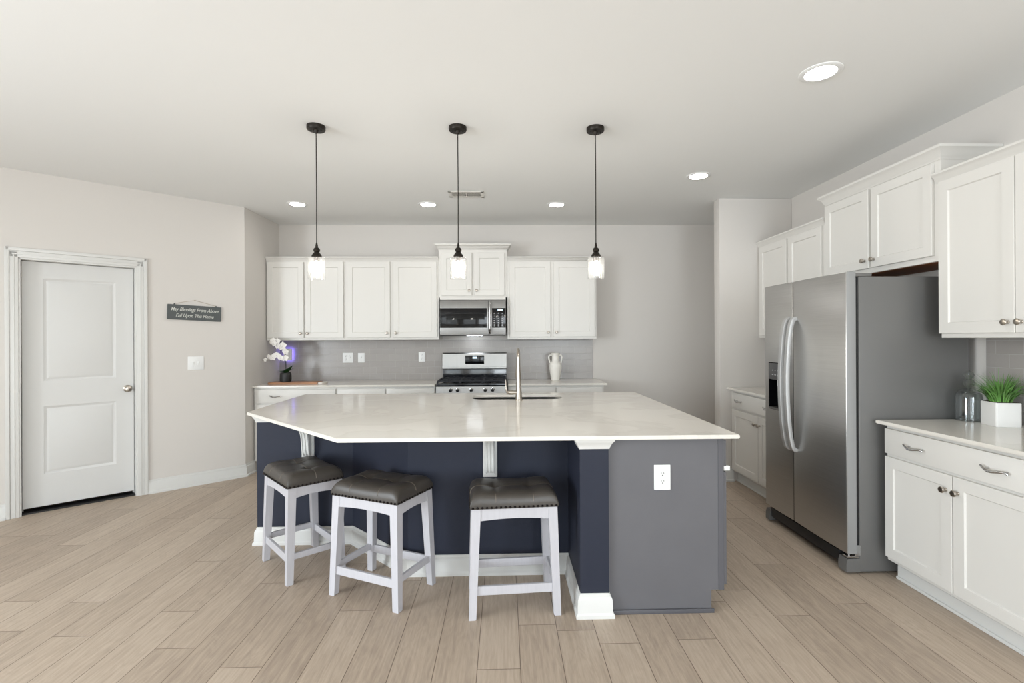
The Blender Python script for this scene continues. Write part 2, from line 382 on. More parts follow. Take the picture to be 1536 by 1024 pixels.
# windows behind the camera
for i, (a, b_) in enumerate(REAR_WIN):
    w = tag(empty('window_%d' % (i+1), ((a+b_)/2, -3.55, .35)), kind='structure')
    bm = B(); hw = (b_-a)/2
    for x0, x1, z0, z1 in ((-hw, -hw+.06, 0, 2), (hw-.06, hw, 0, 2), (-hw, hw, 0, .06), (-hw, hw, 1.94, 2), (-.025, .025, 0, 2), (-hw, hw, .98, 1.02)):
        box(bm, x0, x1, -.04, .04, z0, z1)
    obj('window_frame', bm, M_trim, w, smooth=False)
    bm = B(); box(bm, -hw+.05, hw-.05, -.004, .004, .05, 1.95); obj('pane', bm, M_pane, w, smooth=False)
w = tag(empty('window_4', (XW-.06, -.55, .35), PI/2), kind='structure'); bm = B()
for x0, x1, z0, z1 in ((-1.35, -1.29, 0, 2), (1.29, 1.35, 0, 2), (-1.35, 1.35, 0, .06), (-1.35, 1.35, 1.94, 2), (-.03, .03, 0, 2)): box(bm, x0, x1, -.04, .04, z0, z1)
obj('window_frame', bm, M_trim, w, smooth=False)
bm = B(); box(bm, -1.3, 1.3, -.004, .004, .05, 1.95); obj('pane', bm, M_pane, w, smooth=False)
# baseboards
BB = [(0, 0), (.026, 0), (.026, .014), (.016, .024), (.014, .092), (.010, .104), (.006, .108), (.005, .122), (0, .125)]
bm = B(); a = dw(DO1+.075, 0); sweep(bm, [(a.x, a.y), (p1.x, p1.y), (XL, 5.29)][::1], BB); struct('baseboard_left', bm, M_trim)
bm = B(); a = dw(DO0-.075, 0); sweep(bm, [(XW, .0), (pL.x, pL.y), (a.x, a.y)], BB); struct('baseboard_side', bm, M_trim)
bm = B(); sweep(bm, [(WX0, WY1), (WX0, WY0), (2.225, WY0)], BB); struct('baseboard_partition', bm, M_trim)
bm = B(); sweep(bm, [(1.07, YB), (XR, YB)], BB); struct('baseboard_back', bm, M_trim)
# door
d1 = tag(empty('door_1', (p0.x, p0.y, 0), RZ), kind='structure')
cas = [(-.0, .0), (-.0, .0)]
def casing_profile_box(bm, x0, x1, z0, z1, vert, flip):
    # stepped casing: thick outer band, thinner inner band
    if vert:
        o0, o1 = (x0, x0+.026) if not flip else (x1-.026, x1)
        i0, i1 = (x0+.026, x1) if not flip else (x0, x1-.026)
        box(bm, o0, o1, -.020, 0, z0, z1, .004); box(bm, i0, i1, -.013, 0, z0, z1-.03, .004)
        m = (i0+i1)/2; box(bm, m-.004, m+.004, -.016, 0, z0, z1-.045, .002)
    else:
        box(bm, x0, x1, -.020, 0, z1-.026, z1, .004); box(bm, x0+.02, x1-.02, -.013, 0, z0, z1-.026, .004)
        m = (z0+z1-.026)/2; box(bm, x0+.04, x1-.04, -.016, 0, m-.004, m+.004, .002)
bm = B(); cw = .075
casing_profile_box(bm, DO0-cw, DO0+.002, 0, DOH+cw, True, False)
casing_profile_box(bm, DO1-.002, DO1+cw, 0, DOH+cw, True, True)
casing_profile_box(bm, DO0-cw+.002, DO1+cw-.002, DOH-.002, DOH+cw, False, False)
obj('casing', bm, M_trim, d1)
bm = B(); box(bm, DO0, DO0+.014, -.004, .13, 0, DOH); box(bm, DO1-.014, DO1, -.004, .13, 0, DOH); box(bm, DO0, DO1, -.004, .13, DOH-.014, DOH)
box(bm, DO0+.014, DO0+.024, .11, .13, 0, DOH); box(bm, DO1-.024, DO1-.014, .11, .13, 0, DOH)
obj('jamb', bm, M_trim, d1, smooth=False)
bm = B(); panel_slab(bm, DO0+.017, DO1-.017, .038, DOH-.017, .07, .035, [(.242, .711, .297, .862), (.242, .711, 1.064, 1.915)], [(.002, 0), (.016, .008), (.004, .001), (.022, -.007)], M=None)
leaf = obj('door_panel', bm, M_door, d1, angle=20)
bm = B(); Mk = Matrix.Translation((.79, .07, .966)) @ Matrix.Rotation(PI/2, 4, 'X')
lathe(bm, [(.032, 0), (.032, .004), (.026, .009), (.011, .012), (.010, .032), (.017, .038), (.026, .046), (.027, .056), (.022, .064), (.008, .067)], M=Mk)
obj('door_knob', bm, M_nickel, leaf, label='round satin nickel door knob')
bm = B(); box(bm, DO0, DO1, .03, .14, 0, .012); obj('door_gap_shade', bm, M_blackm, d1, smooth=False)  # black strip paints in the shade of the gap under the door
# unseen walls added behind the door to keep sky light out of its gap
bm = B(); box(bm, DO0-.14, DO1+.14, .72, .82, 0, H, M=Md); box(bm, DO0-.14, DO0-.04, .121, .72, 0, H, M=Md); box(bm, DO1+.04, DO1+.14, .121, .72, 0, H, M=Md)
struct('wall_light_block', bm, M_wall, smooth=False)
# backsplashes
bm = B(); box(bm, XL, 1.062, YB-.008, YB, .914, 1.385); tag(obj('backsplash', bm, M_tile_b, smooth=False), kind='structure')
bm = B(); box(bm, XR-.008, XR, -.2, 2.80, .914, 1.385); tag(obj('backsplash', bm, M_tile_r, smooth=False), kind='structure')

# ================================================================ cabinets
CROWN = [(0, 0), (.004, 0), (.006, .012), (.012, .016), (.016, .030), (.030, .042), (.036, .046), (.036, .058), (0, .058)]
def crown_prof(z, out=.036, h=.058):
    return [(o*out/.036, z+zz*h/.058) for o, zz in CROWN]
def knob(parent, x, y, z):
    bm = B(); Mk = Matrix.Translation((x, y, z)) @ Matrix.Rotation(PI/2, 4, 'X')
    lathe(bm, [(.008, 0), (.0075, .003), (.0052, .006), (.005, .014), (.009, .018), (.0145, .022), (.016, .027), (.0135, .031), (.006, .033)], n=20, M=Mk)
    return obj('knob', bm, M_nickel, parent)
def handle(parent, x, y, z, w=.10):
    bm = B()
    pts = smooth_pts([(x-w/2-.012, y-.020, z+.010), (x-w/2, y-.024, z+.004), (x-w/4, y-.029, z-.006), (x, y-.032, z-.006), (x+w/4, y-.029, z-.001), (x+w/2, y-.024, z+.002), (x+w/2+.012, y-.020, z-.004)], 6)
    tube(bm, pts, [.0045+.002*math.sin(PI*i/(len(pts)-1)) for i in range(len(pts))], 8)
    for s in (-1, 1): tube(bm, [(x+s*w*.42, y, z+.002), (x+s*w*.42, y-.026, z)], .004, 8)
    return obj('handle', bm, M_chrome, parent)
def cabinet(name, label, cat, group, loc, rz, W_, D_, z0, z1, doors=(), drawers=(), crown=None, toe=False, m=None, dt=.02, fr=.058, wood_bottom=False, body_mat=None):
    m = m or M_cab
    r = empty(name, loc, rz, label, cat, group)
    bm = B()
    if toe: box(bm, 0, W_, .075, D_, 0, .112, 0, mi=0)
    box(bm, 0, W_, 0, D_, .112 if toe else z0, z1, .0015, 1)
    obj('body', bm, m, r)
    if wood_bottom:
        bm = B(); box(bm, .019, W_-.019, .022, D_-.01, z0-.0015, z0+.002); obj('underside', bm, M_cabwood, r, smooth=False, label='bare brown wood underside')
    if toe:
        bm = B(); box(bm, 0, W_, .057, .075, 0, .08, .003, 1); box(bm, 0, W_, .047, .057, 0, .018, .003, 1); obj('toe_kick', bm, M_trim, r)
    for d in doors:
        x0, x1, a, b_, ks = d[:5]
        bm = B(); panel_slab(bm, x0, x1, a, b_, -dt, dt-.001, [(x0+fr, x1-fr, a+fr, b_-fr)], [(.001, 0), (.004, .006), (.001, .002)], M=None)
        dd = obj('door', bm, m, r, angle=25)
        if ks: knob(dd, x0+.030 if ks[0] == 'l' else x1-.030, -dt, (a+.052) if ks[1] == 'b' else (b_-.075))
    for x0, x1, a, b_, hs in drawers:
        bm = B(); box(bm, x0, x1, -dt, -.001, a, b_, .003, 2); dd = obj('drawer', bm, m, r)
        for hx in hs: handle(dd, hx, -dt, (a+b_)/2)
    if crown:
        zc, out, hh, path = crown
        bm = B(); sweep(bm, path, crown_prof(zc, out, hh)); obj('crown_moulding', bm, M_cab, r, angle=50)
    return r
GU = 'white shaker upper cabinets'; GB = 'white shaker base cabinets'
UZ0, UZ1 = 1.388, 2.275; UY = 5.57
def pair(W_, z0, z1, m0, m1, gap, kp, seam=None, mid=.002):
    s = seam if seam is not None else W_/2
    return [(m0, s-mid, z0, z1, 'r'+kp), (s+mid, W_-m1, z0, z1, 'l'+kp)]
DU = (1.413, 2.262)
# back wall uppers
x0, x1 = -2.655, -1.785
cabinet('upper_cabinet', 'white double-door upper cabinet in the left corner above the orchid', 'cabinet', GU, (x0, UY, 0), 0, x1-x0, YB-.002-UY, UZ0, UZ1,
        pair(x1-x0, *DU, .015, .014, 0, 'b', seam=.425, mid=.008), crown=(2.268, .03, .052, [(0, 0), (x1-x0, 0)]))
x0, x1 = -1.784, -.737
cabinet('upper_cabinet', 'white double-door upper cabinet just left of the microwave', 'cabinet', GU, (x0, UY, 0), 0, x1-x0, YB-.002-UY, UZ0, UZ1,
        pair(x1-x0, *DU, .025, .02, 0, 'b', seam=.522, mid=.018), crown=(2.268, .03, .052, [(0, 0), (x1-x0, 0)]))
x0, x1 = -.735, .033
cabinet('upper_cabinet', 'small raised white cabinet directly above the microwave', 'cabinet', GU, (x0, UY, 0), 0, x1-x0, YB-.002-UY, 1.862, 2.41,
        pair(x1-x0, 1.885, 2.365, .028, .028, 0, 'b', mid=.012), crown=(2.395, .042, .070, [(0, .15), (0, 0), (x1-x0, 0), (x1-x0, .15)]))
x0, x1 = .035, 1.047
cabinet('upper_cabinet', 'white double-door upper cabinet right of the microwave above the vase', 'cabinet', GU, (x0, UY, 0), 0, x1-x0, YB-.002-UY, UZ0, UZ1,
        pair(x1-x0, *DU, .025, .022, 0, 'b', mid=.018), crown=(2.268, .03, .052, [(0, 0), (x1-x0, 0), (x1-x0, YB-.002-UY)]))
# right wall uppers (local x runs toward the viewer, local -y faces the room)
UX = 2.488
def rc(y): return (UX, y, 0)
cabinet('upper_cabinet', 'white double-door upper cabinet against the partition wall beyond the refrigerator', 'cabinet', GU, rc(4.743), -PI/2, 1.0, XR-.002-UX, UZ0, UZ1,
        pair(1.0, *DU, .04, .03, 0, 'b', seam=.51, mid=.014), crown=(2.268, .03, .052, [(0, 0), (1.0, 0)]))
cabinet('upper_cabinet', 'raised white double-door cabinet over the refrigerator', 'cabinet', GU, rc(3.742), -PI/2, 1.003, XR-.002-UX, 1.828, 2.43,
        pair(1.003, 1.862, 2.395, .015, .04, 0, 'b', seam=.480, mid=.012), crown=(2.405, .040, .076, [(0, XR-.002-UX), (0, 0), (1.003, 0), (1.003, XR-.002-UX)]), wood_bottom=True)
cabinet('upper_cabinet', 'large white upper cabinet at the right edge above the grass planter', 'cabinet', GU, rc(2.738), -PI/2, .86, XR-.002-UX, UZ0, UZ1+.006,
        [(.003, .42, 1.413, 2.27, 'rb'), (.424, .857, 1.413, 2.27, 'lb')], crown=(2.272, .034, .056, [(-.030, 0), (.86, 0)]))
# base cabinets, back wall
BY = 5.29; CT0 = .894; CT = .914
def base(x0, x1, doors, drawers, label, rz=0, loc=None, D_=.608):
    W_ = x1-x0
    return cabinet('base_cabinet', label, 'cabinet', GB, loc or (x0, BY, 0), rz, W_, D_, 0, CT0-.001, doors, drawers, toe=True)
DZ = (.730, .872)
W_ = .868; base(-2.655, -1.787, [(.02, .43, .135, .712, 'rt'), (.437, W_-.01, .135, .712, 'lt')], [(.02, W_-.008, *DZ, (.235, .66))], 'white base cabinet in the left corner beneath the orchid')
W_ = 1.045; base(-1.786, -.741, [(.008, .515, .135, .712, 'rt'), (.530, W_-.008, .135, .712, 'lt')], [(.008, .515, *DZ, (.26,)), (.528, W_-.008, *DZ, (.785,))], 'white base cabinet left of the range behind the island')
W_ = 1.035; base(.035, 1.07, [(.008, .51, .135, .712, 'rt'), (.522, W_-.02, .135, .712, 'lt')], [(.008, .51, *DZ, (.26,)), (.522, W_-.02, *DZ, (.785,))], 'white base cabinet right of the range beneath the vase')
# base cabinets, right wall
BX = 2.21
def rb(y0, W_, label, doors, drawers): return base(0, W_, doors, drawers, label, -PI/2, (BX, y0, 0), XR-.002-BX)
rb(4.742, .98, 'white base cabinet between the partition wall and the refrigerator', [(.05, .535, .135, .712, 'rt'), (.541, .972, .135, .712, 'lt')], [(.05, .972, *DZ, (.21, .72))])
rb(2.790, .865, 'white base cabinet in the right foreground beside the refrigerator', [(.006, .431, .135, .712, 'rt'), (.436, .859, .135, .712, 'lt')], [(.006, .859, *DZ, (.225, .66))])
# counters
G_CT = 'white quartz countertops on the base cabinets'
def counter(poly, label):
    bm = B(); prism(bm, poly, CT0, CT, bev=.003)
    return tag(obj('countertop', bm, M_quartz), label, 'countertop', G_CT)
counter([(XL+.002, 5.252), (-.742, 5.252), (-.742, YB-.009), (XL+.002, YB-.009)], 'white quartz countertop left of the range under the orchid and board')
counter([(.036, 5.252), (1.10, 5.252), (1.10, YB-.009), (.036, YB-.009)], 'white quartz countertop right of the range under the white vase')
counter([(XR-.002, 3.765), (XR-.002, 4.743), (2.162, 4.743), (2.162, 3.765)], 'short white quartz countertop beyond the refrigerator')
counter([(XR-.009, 1.90), (XR-.009, 2.815), (2.162, 2.815), (2.162, 1.90)], 'white quartz countertop in the right foreground under the grass planter')

# ================================================================ island
isl = empty('kitchen_island', (0, 3.4, 0), 0, 'kitchen island with navy angled knee wall, grey end panel and white baseboard', 'kitchen island')
MI = Matrix.Translation((0, -3.4, 0))
def sh(pts): return [(x, y-3.4) for x, y in pts]
sx0, sx1, sy0, sy1, sr = -.262, .468, 3.925, 4.235, .10
def rrect(x0, x1, y0, y1, r, n=6):
    out = []
    for cx, cy, a in ((x1-r, y1-r, 0), (x0+r, y1-r, 90), (x0+r, y0+r, 180), (x1-r, y0+r, 270)):
        for k in range(n+1):
            t = math.radians(a+90*k/n); out.append((cx+r*math.cos(t), cy+r*math.sin(t)))
    return out
bm = B(); prism(bm, sh([(-1.695, 3.41), (-1.045, 3.41), (-.575, 2.93), (.50, 2.93), (.50, 4.34), (-1.695, 4.34)]), 0, CT0-.001, hole=sh(rrect(sx0-.02, sx1+.02, sy0-.02, sy1+.02, sr)))
obj('knee_wall', bm, M_navy, isl, smooth=False, label='navy painted angled knee wall')
bm = B(); box(bm, .375, .52, 2.46-3.4, 2.95-3.4, 0, CT0-.001); obj('corner_post', bm, M_navy, isl, smooth=False, label='navy square corner post')
M_grey2 = mat('grey_trim_paint', srgb(88, 87, 91), .5, spec=.4)
bm = B(); y0, y1 = 2.482-3.4, 4.34-3.4
prism(bm, [(.5205, 0), (1.048, 0), (1.048, .113), (1.112, .113), (1.112, CT0-.001), (.5205, CT0-.001)], y0, y1, M=Matrix.Rotation(PI/2, 4, 'X') @ Matrix.Scale(-1, 4, (0, 0, 1)))
obj('end_cabinet', bm, M_grey, isl, smooth=False, label='plain grey painted cabinet end')
bm = B(); box(bm, 1.085, 1.113, y0-.004, y0, .113, CT0-.002, .001, 1); box(bm, .522, 1.060, y0-.012, y0, 0, .022, .004, 2); obj('edge_trim', bm, M_grey2, isl)
n_ = 0
for a, b_ in ((2.49, 2.94), (2.945, 3.395), (3.40, 3.86), (3.865, 4.33)):
    for z0, z1, kind in ((.135, .71, 'door'), (.725, .872, 'drawer')):
        bm = B(); Mr = Matrix.Translation((1.113, 0, 0)) @ Matrix.Rotation(PI/2, 4, 'Z')
        if kind == 'door': panel_slab(bm, a-3.4, b_-3.4, z0, z1, -.019, .018, [(a-3.4+.058, b_-3.4-.058, z0+.058, z1-.058)], [(.001, 0), (.004, .006)])
        else: box(bm, a-3.4, b_-3.4, -.019, -.001, z0, z1, .003)
        bmesh.ops.transform(bm, matrix=Mr, verts=bm.verts)
        dd = obj(kind, bm, M_grey, isl, angle=25)
        kb = knob(dd, 0, 0, 0); kb.rotation_euler = (0, 0, PI/2)
        kb.location = (1.132, (b_-3.4-.03) if kind == 'door' else (a+b_)/2-3.4, (z1-.07) if kind == 'door' else .80)
bm = B(); box(bm, 1.118, 1.150, 2.487-3.4, 2.512-3.4, .718, .740, .003); obj('reflection_block', bm, M_plate, isl, label='small white block standing for a reflection on the cabinet edge')  # white block modelled in place of a bright reflection at the edge
BBI = [(0, 0), (.024, 0), (.024, .016), (.016, .026), (.014, .088), (.010, .100), (.005, .104), (.004, .115), (0, .118)]
bm = B(); sweep(bm, sh([(-1.695, 4.34), (-1.695, 3.41), (-1.045, 3.41), (-.575, 2.93), (.375, 2.93), (.375, 2.46), (.52, 2.46), (.52, 2.480)]), BBI)
obj('baseboard', bm, M_trim, isl)
bm = B(); sweep(bm, sh([(-1.695, 4.34), (-1.695, 3.41), (-1.06, 3.41)]), [(0, .835), (.005, .835), (.008, .85), (.020, .872), (.022, CT0-.002), (0, CT0-.002)]); obj('top_trim', bm, M_trim, isl)
bm = B(); sweep(bm, sh([(.375, 2.60), (.375, 2.46), (.52, 2.46), (.52, 2.478)]), [(0, .842), (.004, .842), (.006, .850), (.016, .872), (.026, .884), (.028, CT0-.002), (0, CT0-.002)]); obj('post_cap', bm, M_trim, isl, label='white moulded cap on the post')
# corbels
def corbel(x, y, rz, lean):
    bm = B()
    box(bm, -.042, .042, -.016, 0, -.312, 0, .004)
    prof = [(a if abs(a) < .02 else a*1.12, b_*1.32) for a, b_ in [(-.014, -.205), (-.030, -.212), (-.044, -.200), (-.052, -.175), (-.056, -.140), (-.066, -.105), (-.088, -.075), (-.125, -.052), (-.160, -.040), (-.175, -.026), (-.176, -.001), (-.014, -.001)]]
    t = bmesh.new()
    fs = []
    for sx in (-.026, .026): fs.append([t.verts.new((sx, a, b_)) for a, b_ in prof])
    t.faces.new(fs[0]); t.faces.new(fs[1][::-1])
    for i in range(len(prof)): t.faces.new((fs[0][i], fs[0][(i+1) % len(prof)], fs[1][(i+1) % len(prof)], fs[1][i]))
    bmesh.ops.recalc_face_normals(t, faces=t.faces[:]); merge(bm, t)
    for sx in (-.020, 0, .020): tube(bm, [(sx, a-.001, b_) for a, b_ in prof[1:10]], .0045, 6)
    box(bm, -.042, .042, -.185, 0, -.016, 0, .003)
    for sx in (-.026, .026): lathe(bm, [(.006, 0), (.004, .003)], M=Matrix.Translation((sx, -.016, -.292)) @ Matrix.Rotation(PI/2, 4, 'X'), n=12)
    o = obj('corbel', bm, M_trim, isl, angle=40, label='white scrolled corbel bracket'); o.location = (x, y-3.4, CT0-.002); o.rotation_euler = (0, 0, rz)
corbel(-.088, 2.928, 0, 0)
corbel(-1.345, 3.409, 0, 0)
# island countertop with sink cut-out
bm = B(); ipoly = [(-1.728, 3.342), (-.82, 2.420), (1.168, 2.418), (1.166, 4.395), (-1.772, 4.415)]
prism(bm, ipoly, CT0, CT, hole=rrect(sx0, sx1, sy0, sy1, sr), bev=.003)
tag(obj('countertop', bm, M_quartz, angle=30), 'large white quartz island countertop with a clipped left corner', 'countertop')
# sink
sk = empty('sink', ((sx0+sx1)/2, (sy0+sy1)/2, .69), 0, 'stainless undermount sink set into the island countertop', 'sink')
bm = B(); cx, cy = (sx0+sx1)/2, (sy0+sy1)/2
rings = []
for k, (d, z) in enumerate([(-.012, CT0-.0005), (.004, CT0-.001), (.006, CT0-.008), (.004, .76), (-.01, .725), (-.03, .712), (-.10, .708)]):
    rings.append([bm.verts.new((x-cx, y-cy, z-.69)) for x, y in rrect(sx0-d if d > 0 else sx0-d, sx1+d, sy0-d, sy1+d, max(.02, sr+d*.5))])
for a, b_ in zip(rings[1:], rings[2:]):
    for i in range(len(a)): bm.faces.new((a[i], a[(i+1) % len(a)], b_[(i+1) % len(a)], b_[i]))
bm.faces.new(rings[-1]); bmesh.ops.delete(bm, geom=rings[0], context='VERTS')
obj('basin', bm, M_steel, sk)
bm = B(); lathe(bm, [(.045, .019), (.045, .022), (.034, .022), (.03, .0195)], n=28); obj('drain', bm, M_chrome, sk)
# faucet
fc = empty('faucet', (.110, 3.862, CT), 0, 'tall brushed nickel pull-down faucet standing on the island', 'faucet')
bm = B(); lathe(bm, [(.030, 0), (.030, .006), (.026, .010), (.024, .05), (.0205, .12), (.0165, .20), (.0135, .27), (.0125, .33)]); obj('body', bm, M_nickel, fc)
bm = B(); pts = [(0, 0, .32)]+[(0, .075-.075*math.cos(t), .335+.062*math.sin(t)) for t in [PI*k/14 for k in range(15)]]+[(0, .150, .31)]
tube(bm, pts, .0125, 16); obj('spout', bm, M_nickel, fc)
bm = B(); lathe(bm, [(.0135, .312), (.0150, .30), (.0165, .27), (.022, .215), (.024, .175), (.023, .166), (.018, .164)], cx=0, cy=.150, n=24); obj('spray_head', bm, M_nickel, fc)
bm = B(); tube(bm, [(0, 0, .062), (-.045, 0, .062)], .0155, 16); tube(bm, [(-.045, 0, .062), (-.078, 0, .062)], [.019, .018], 16)
obj('valve', bm, M_nickel, fc)
bm = B(); tube(bm, smooth_pts([(-.078, 0, .062), (-.090, 0, .066), (-.097, .0, .09), (-.100, .0, .13), (-.104, 0, .165)], 5), [.012]*4+[.009]*8+[.006]*9, 10); obj('lever', bm, M_nickel, fc)

# ================================================================ range
rg = empty('gas_range', (-.349, 5.56, 0), 0, 'stainless freestanding gas range with black cooktop between the base cabinets', 'range')
hw = .372
bm = B(); box(bm, -hw, hw, -.335, .30, .03, .885, .004); obj('body', bm, M_steel, rg)
bm = B(); t = Matrix.Translation((0, 0, 0))
prism(bm, [(-.375, .815), (-.362, .895), (-.335, .905), (-.335, .815)], -hw, hw, M=Matrix(((0, 0, 1, 0), (1, 0, 0, 0), (0, 1, 0, 0), (0, 0, 0, 1))))
cp = obj('control_panel', bm, M_steel, rg, angle=30)
for x in (-.219, -.146, -.002, .145, .222):
    bm = B(); lathe(bm, [(.021, 0), (.021, .004), (.017, .006), (.0165, .026), (.014, .030), (.0, .030)][:-1], n=24, M=Matrix.Translation((x, -.371, .862)) @ Matrix.Rotation(PI/2+.16, 4, 'X'))
    box(bm, x-.0025, x+.0025, -.405, -.395, .850, .878); obj('knob', bm, M_chrome, cp)
bm = B(); box(bm, -hw, hw, -.352, .20, .902, .918, .004); box(bm, -hw, hw, -.352, -.338, .912, .926, .004)
for x in (-.24, 0, .24):
    for y in ((-.20, .06) if x else (-.07,)): lathe(bm, [(.05, .918), (.046, .928), (.03, .932), (.03, .938), (.012, .94)], cx=x, cy=y, n=20)
obj('cooktop', bm, M_enam, rg, label='glossy black enamel cooktop')
for gx in (-.245, 0, .245):
    bm = B(); w = .118; z = .957
    for x in (-w, w): box(bm, gx+x-.006, gx+x+.006, -.325, .19, z-.012, z, .002, 1)
    for y in (-.325, -.07, .18): box(bm, gx-w, gx+w, y-.006, y+.006, z-.012, z, .002, 1)
    for y in (-.20, .06):
        for k in range(4):
            a = PI/4+k*PI/2; c, s = math.cos(a), math.sin(a)
            tube(bm, [(gx+c*.03, y+s*.03, z-.003), (gx+c*.125*(.9), y+s*.125*.95, z-.006)], .0055, 6)
        tube(bm, [(gx-w, y, z-.006), (gx-.03, y, z-.004)], .0055, 6); tube(bm, [(gx+w, y, z-.006), (gx+.03, y, z-.004)], .0055, 6)
    for x in (-w, w):
        for y in (-.32, .185): box(bm, gx+x-.007, gx+x+.007, y-.007, y+.007, .916, z-.01)
    obj('grate', bm, M_iron, rg, label='black cast iron burner grate')
bm = B(); box(bm, -hw, hw, .20, .30, .90, 1.065, .003); obj('rear_panel', bm, M_enam, rg, label='black lower rear panel')
bm = B(); prism(bm, [(.175, 1.062), (.190, 1.225), (.200, 1.235), (.318, 1.235), (.318, 1.062)], -hw, hw, M=Matrix(((0, 0, 1, 0), (1, 0, 0, 0), (0, 1, 0, 0), (0, 0, 0, 1))))
box(bm, -hw, hw, .168, .20, 1.045, 1.072, .004)
bgd = obj('backguard', bm, M_steel, rg, angle=30)
bm = B(); box(bm, -.108, .112, .176, .195, 1.105, 1.205, .003); dsp = obj('control_display', bm, M_black, bgd, label='black glass control display')
bm = B(); box(bm, -.022, .030, .1745, .178, 1.168, 1.190); obj('clock_digits', bm, M_disp, dsp, smooth=False)
bm = B(); box(bm, -hw+.004, hw-.004, -.360, -.336, .20, .80, .004); od = obj('oven_door', bm, M_steel, rg)
bm = B(); box(bm, -.26, .26, -.3615, -.359, .34, .64, .0005, 1); obj('window', bm, M_screen, od)
bm = B(); tube(bm, [(-.31, -.40, .755), (.31, -.40, .755)], .011, 12)
for x in (-.28, .28): tube(bm, [(x, -.36, .755), (x, -.40, .755)], .008, 8)
obj('handle', bm, M_steel, od)
bm = B(); box(bm, -hw+.004, hw-.004, -.358, -.336, .06, .19, .004); obj('drawer', bm, M_steel, rg)
for x in (-.34, .34):
    for y in (-.30, .27):
        bm = B(); lathe(bm, [(.018, 0), (.018, .032)], cx=x, cy=y, n=12); obj('foot', bm, M_rubber, rg)

# ================================================================ microwave
mw = empty('microwave', (-.349, 5.90, 1.437), 0, 'stainless over-the-range microwave hanging under the raised cabinet', 'microwave')
hw = .366; fy = 5.475-5.90
bm = B(); box(bm, -hw, hw, fy+.035, -.012, .012, .392, .003); obj('body', bm, M_fside, mw)
bm = B(); box(bm, -hw, .175, fy, fy+.034, 0, .388, .006); dr = obj('door', bm, M_steel, mw)
bm = B(); box(bm, -hw+.002, .155, fy-.003, fy+.001, .080, .298, .002); gl = obj('glass_front', bm, M_black, dr, label='glossy black door glass')
bm = B(); box(bm, -.295, .130, fy-.0045, fy-.002, .092, .232, .001); obj('window', bm, M_screen, gl)
bm = B(); pts = smooth_pts([(.188, fy+.002, .372), (.188, fy-.030, .350), (.188, fy-.040, .30), (.188, fy-.042, .20), (.188, fy-.040, .10), (.188, fy-.030, .045), (.188, fy+.002, .022)], 5)
tube(bm, pts, .0125, 12); obj('handle', bm, M_chrome, dr)
bm = B(); box(bm, .177, hw, fy, fy+.034, 0, .388, .006); cpn = obj('control_panel', bm, M_steel, mw)
bm = B(); box(bm, .212, hw-.002, fy-.003, fy+.001, .080, .298, .002); kp = obj('keypad', bm, M_black, cpn)
bm = B(); box(bm, .275, .330, fy-.0042, fy-.002, .268, .286); obj('clock_display', bm, M_disp, kp, smooth=False)
bm = B()
for r_ in range(8):
    for c_ in range(3):
        x = .240+c_*.044; z = .240-r_*.020
        box(bm, x-.008, x+.008, fy-.0038, fy-.002, z-.0035, z+.0035)
obj('key_markings', bm, M_marks, kp, smooth=False)
bm = B(); box(bm, -hw+.004, hw-.004, fy+.01, -.02, -.006, .011, .002); obj('vent_base', bm, M_blackm, mw)
bm = B(); box(bm, -hw, hw, fy+.02, -.02, .3925, .4235, .002); obj('top_bracket', bm, M_vent, mw)
# cooktop lamp under the microwave
bm = B(); box(bm, -.09, .09, -.16, -.10, -.0072, -.0062); M_task = mat('cooktop_lamp', (1, 1, 1), .5, emit=((.86, .93, 1.0), 16.0)); obj('cooktop_lamp', bm, M_task, mw, smooth=False)

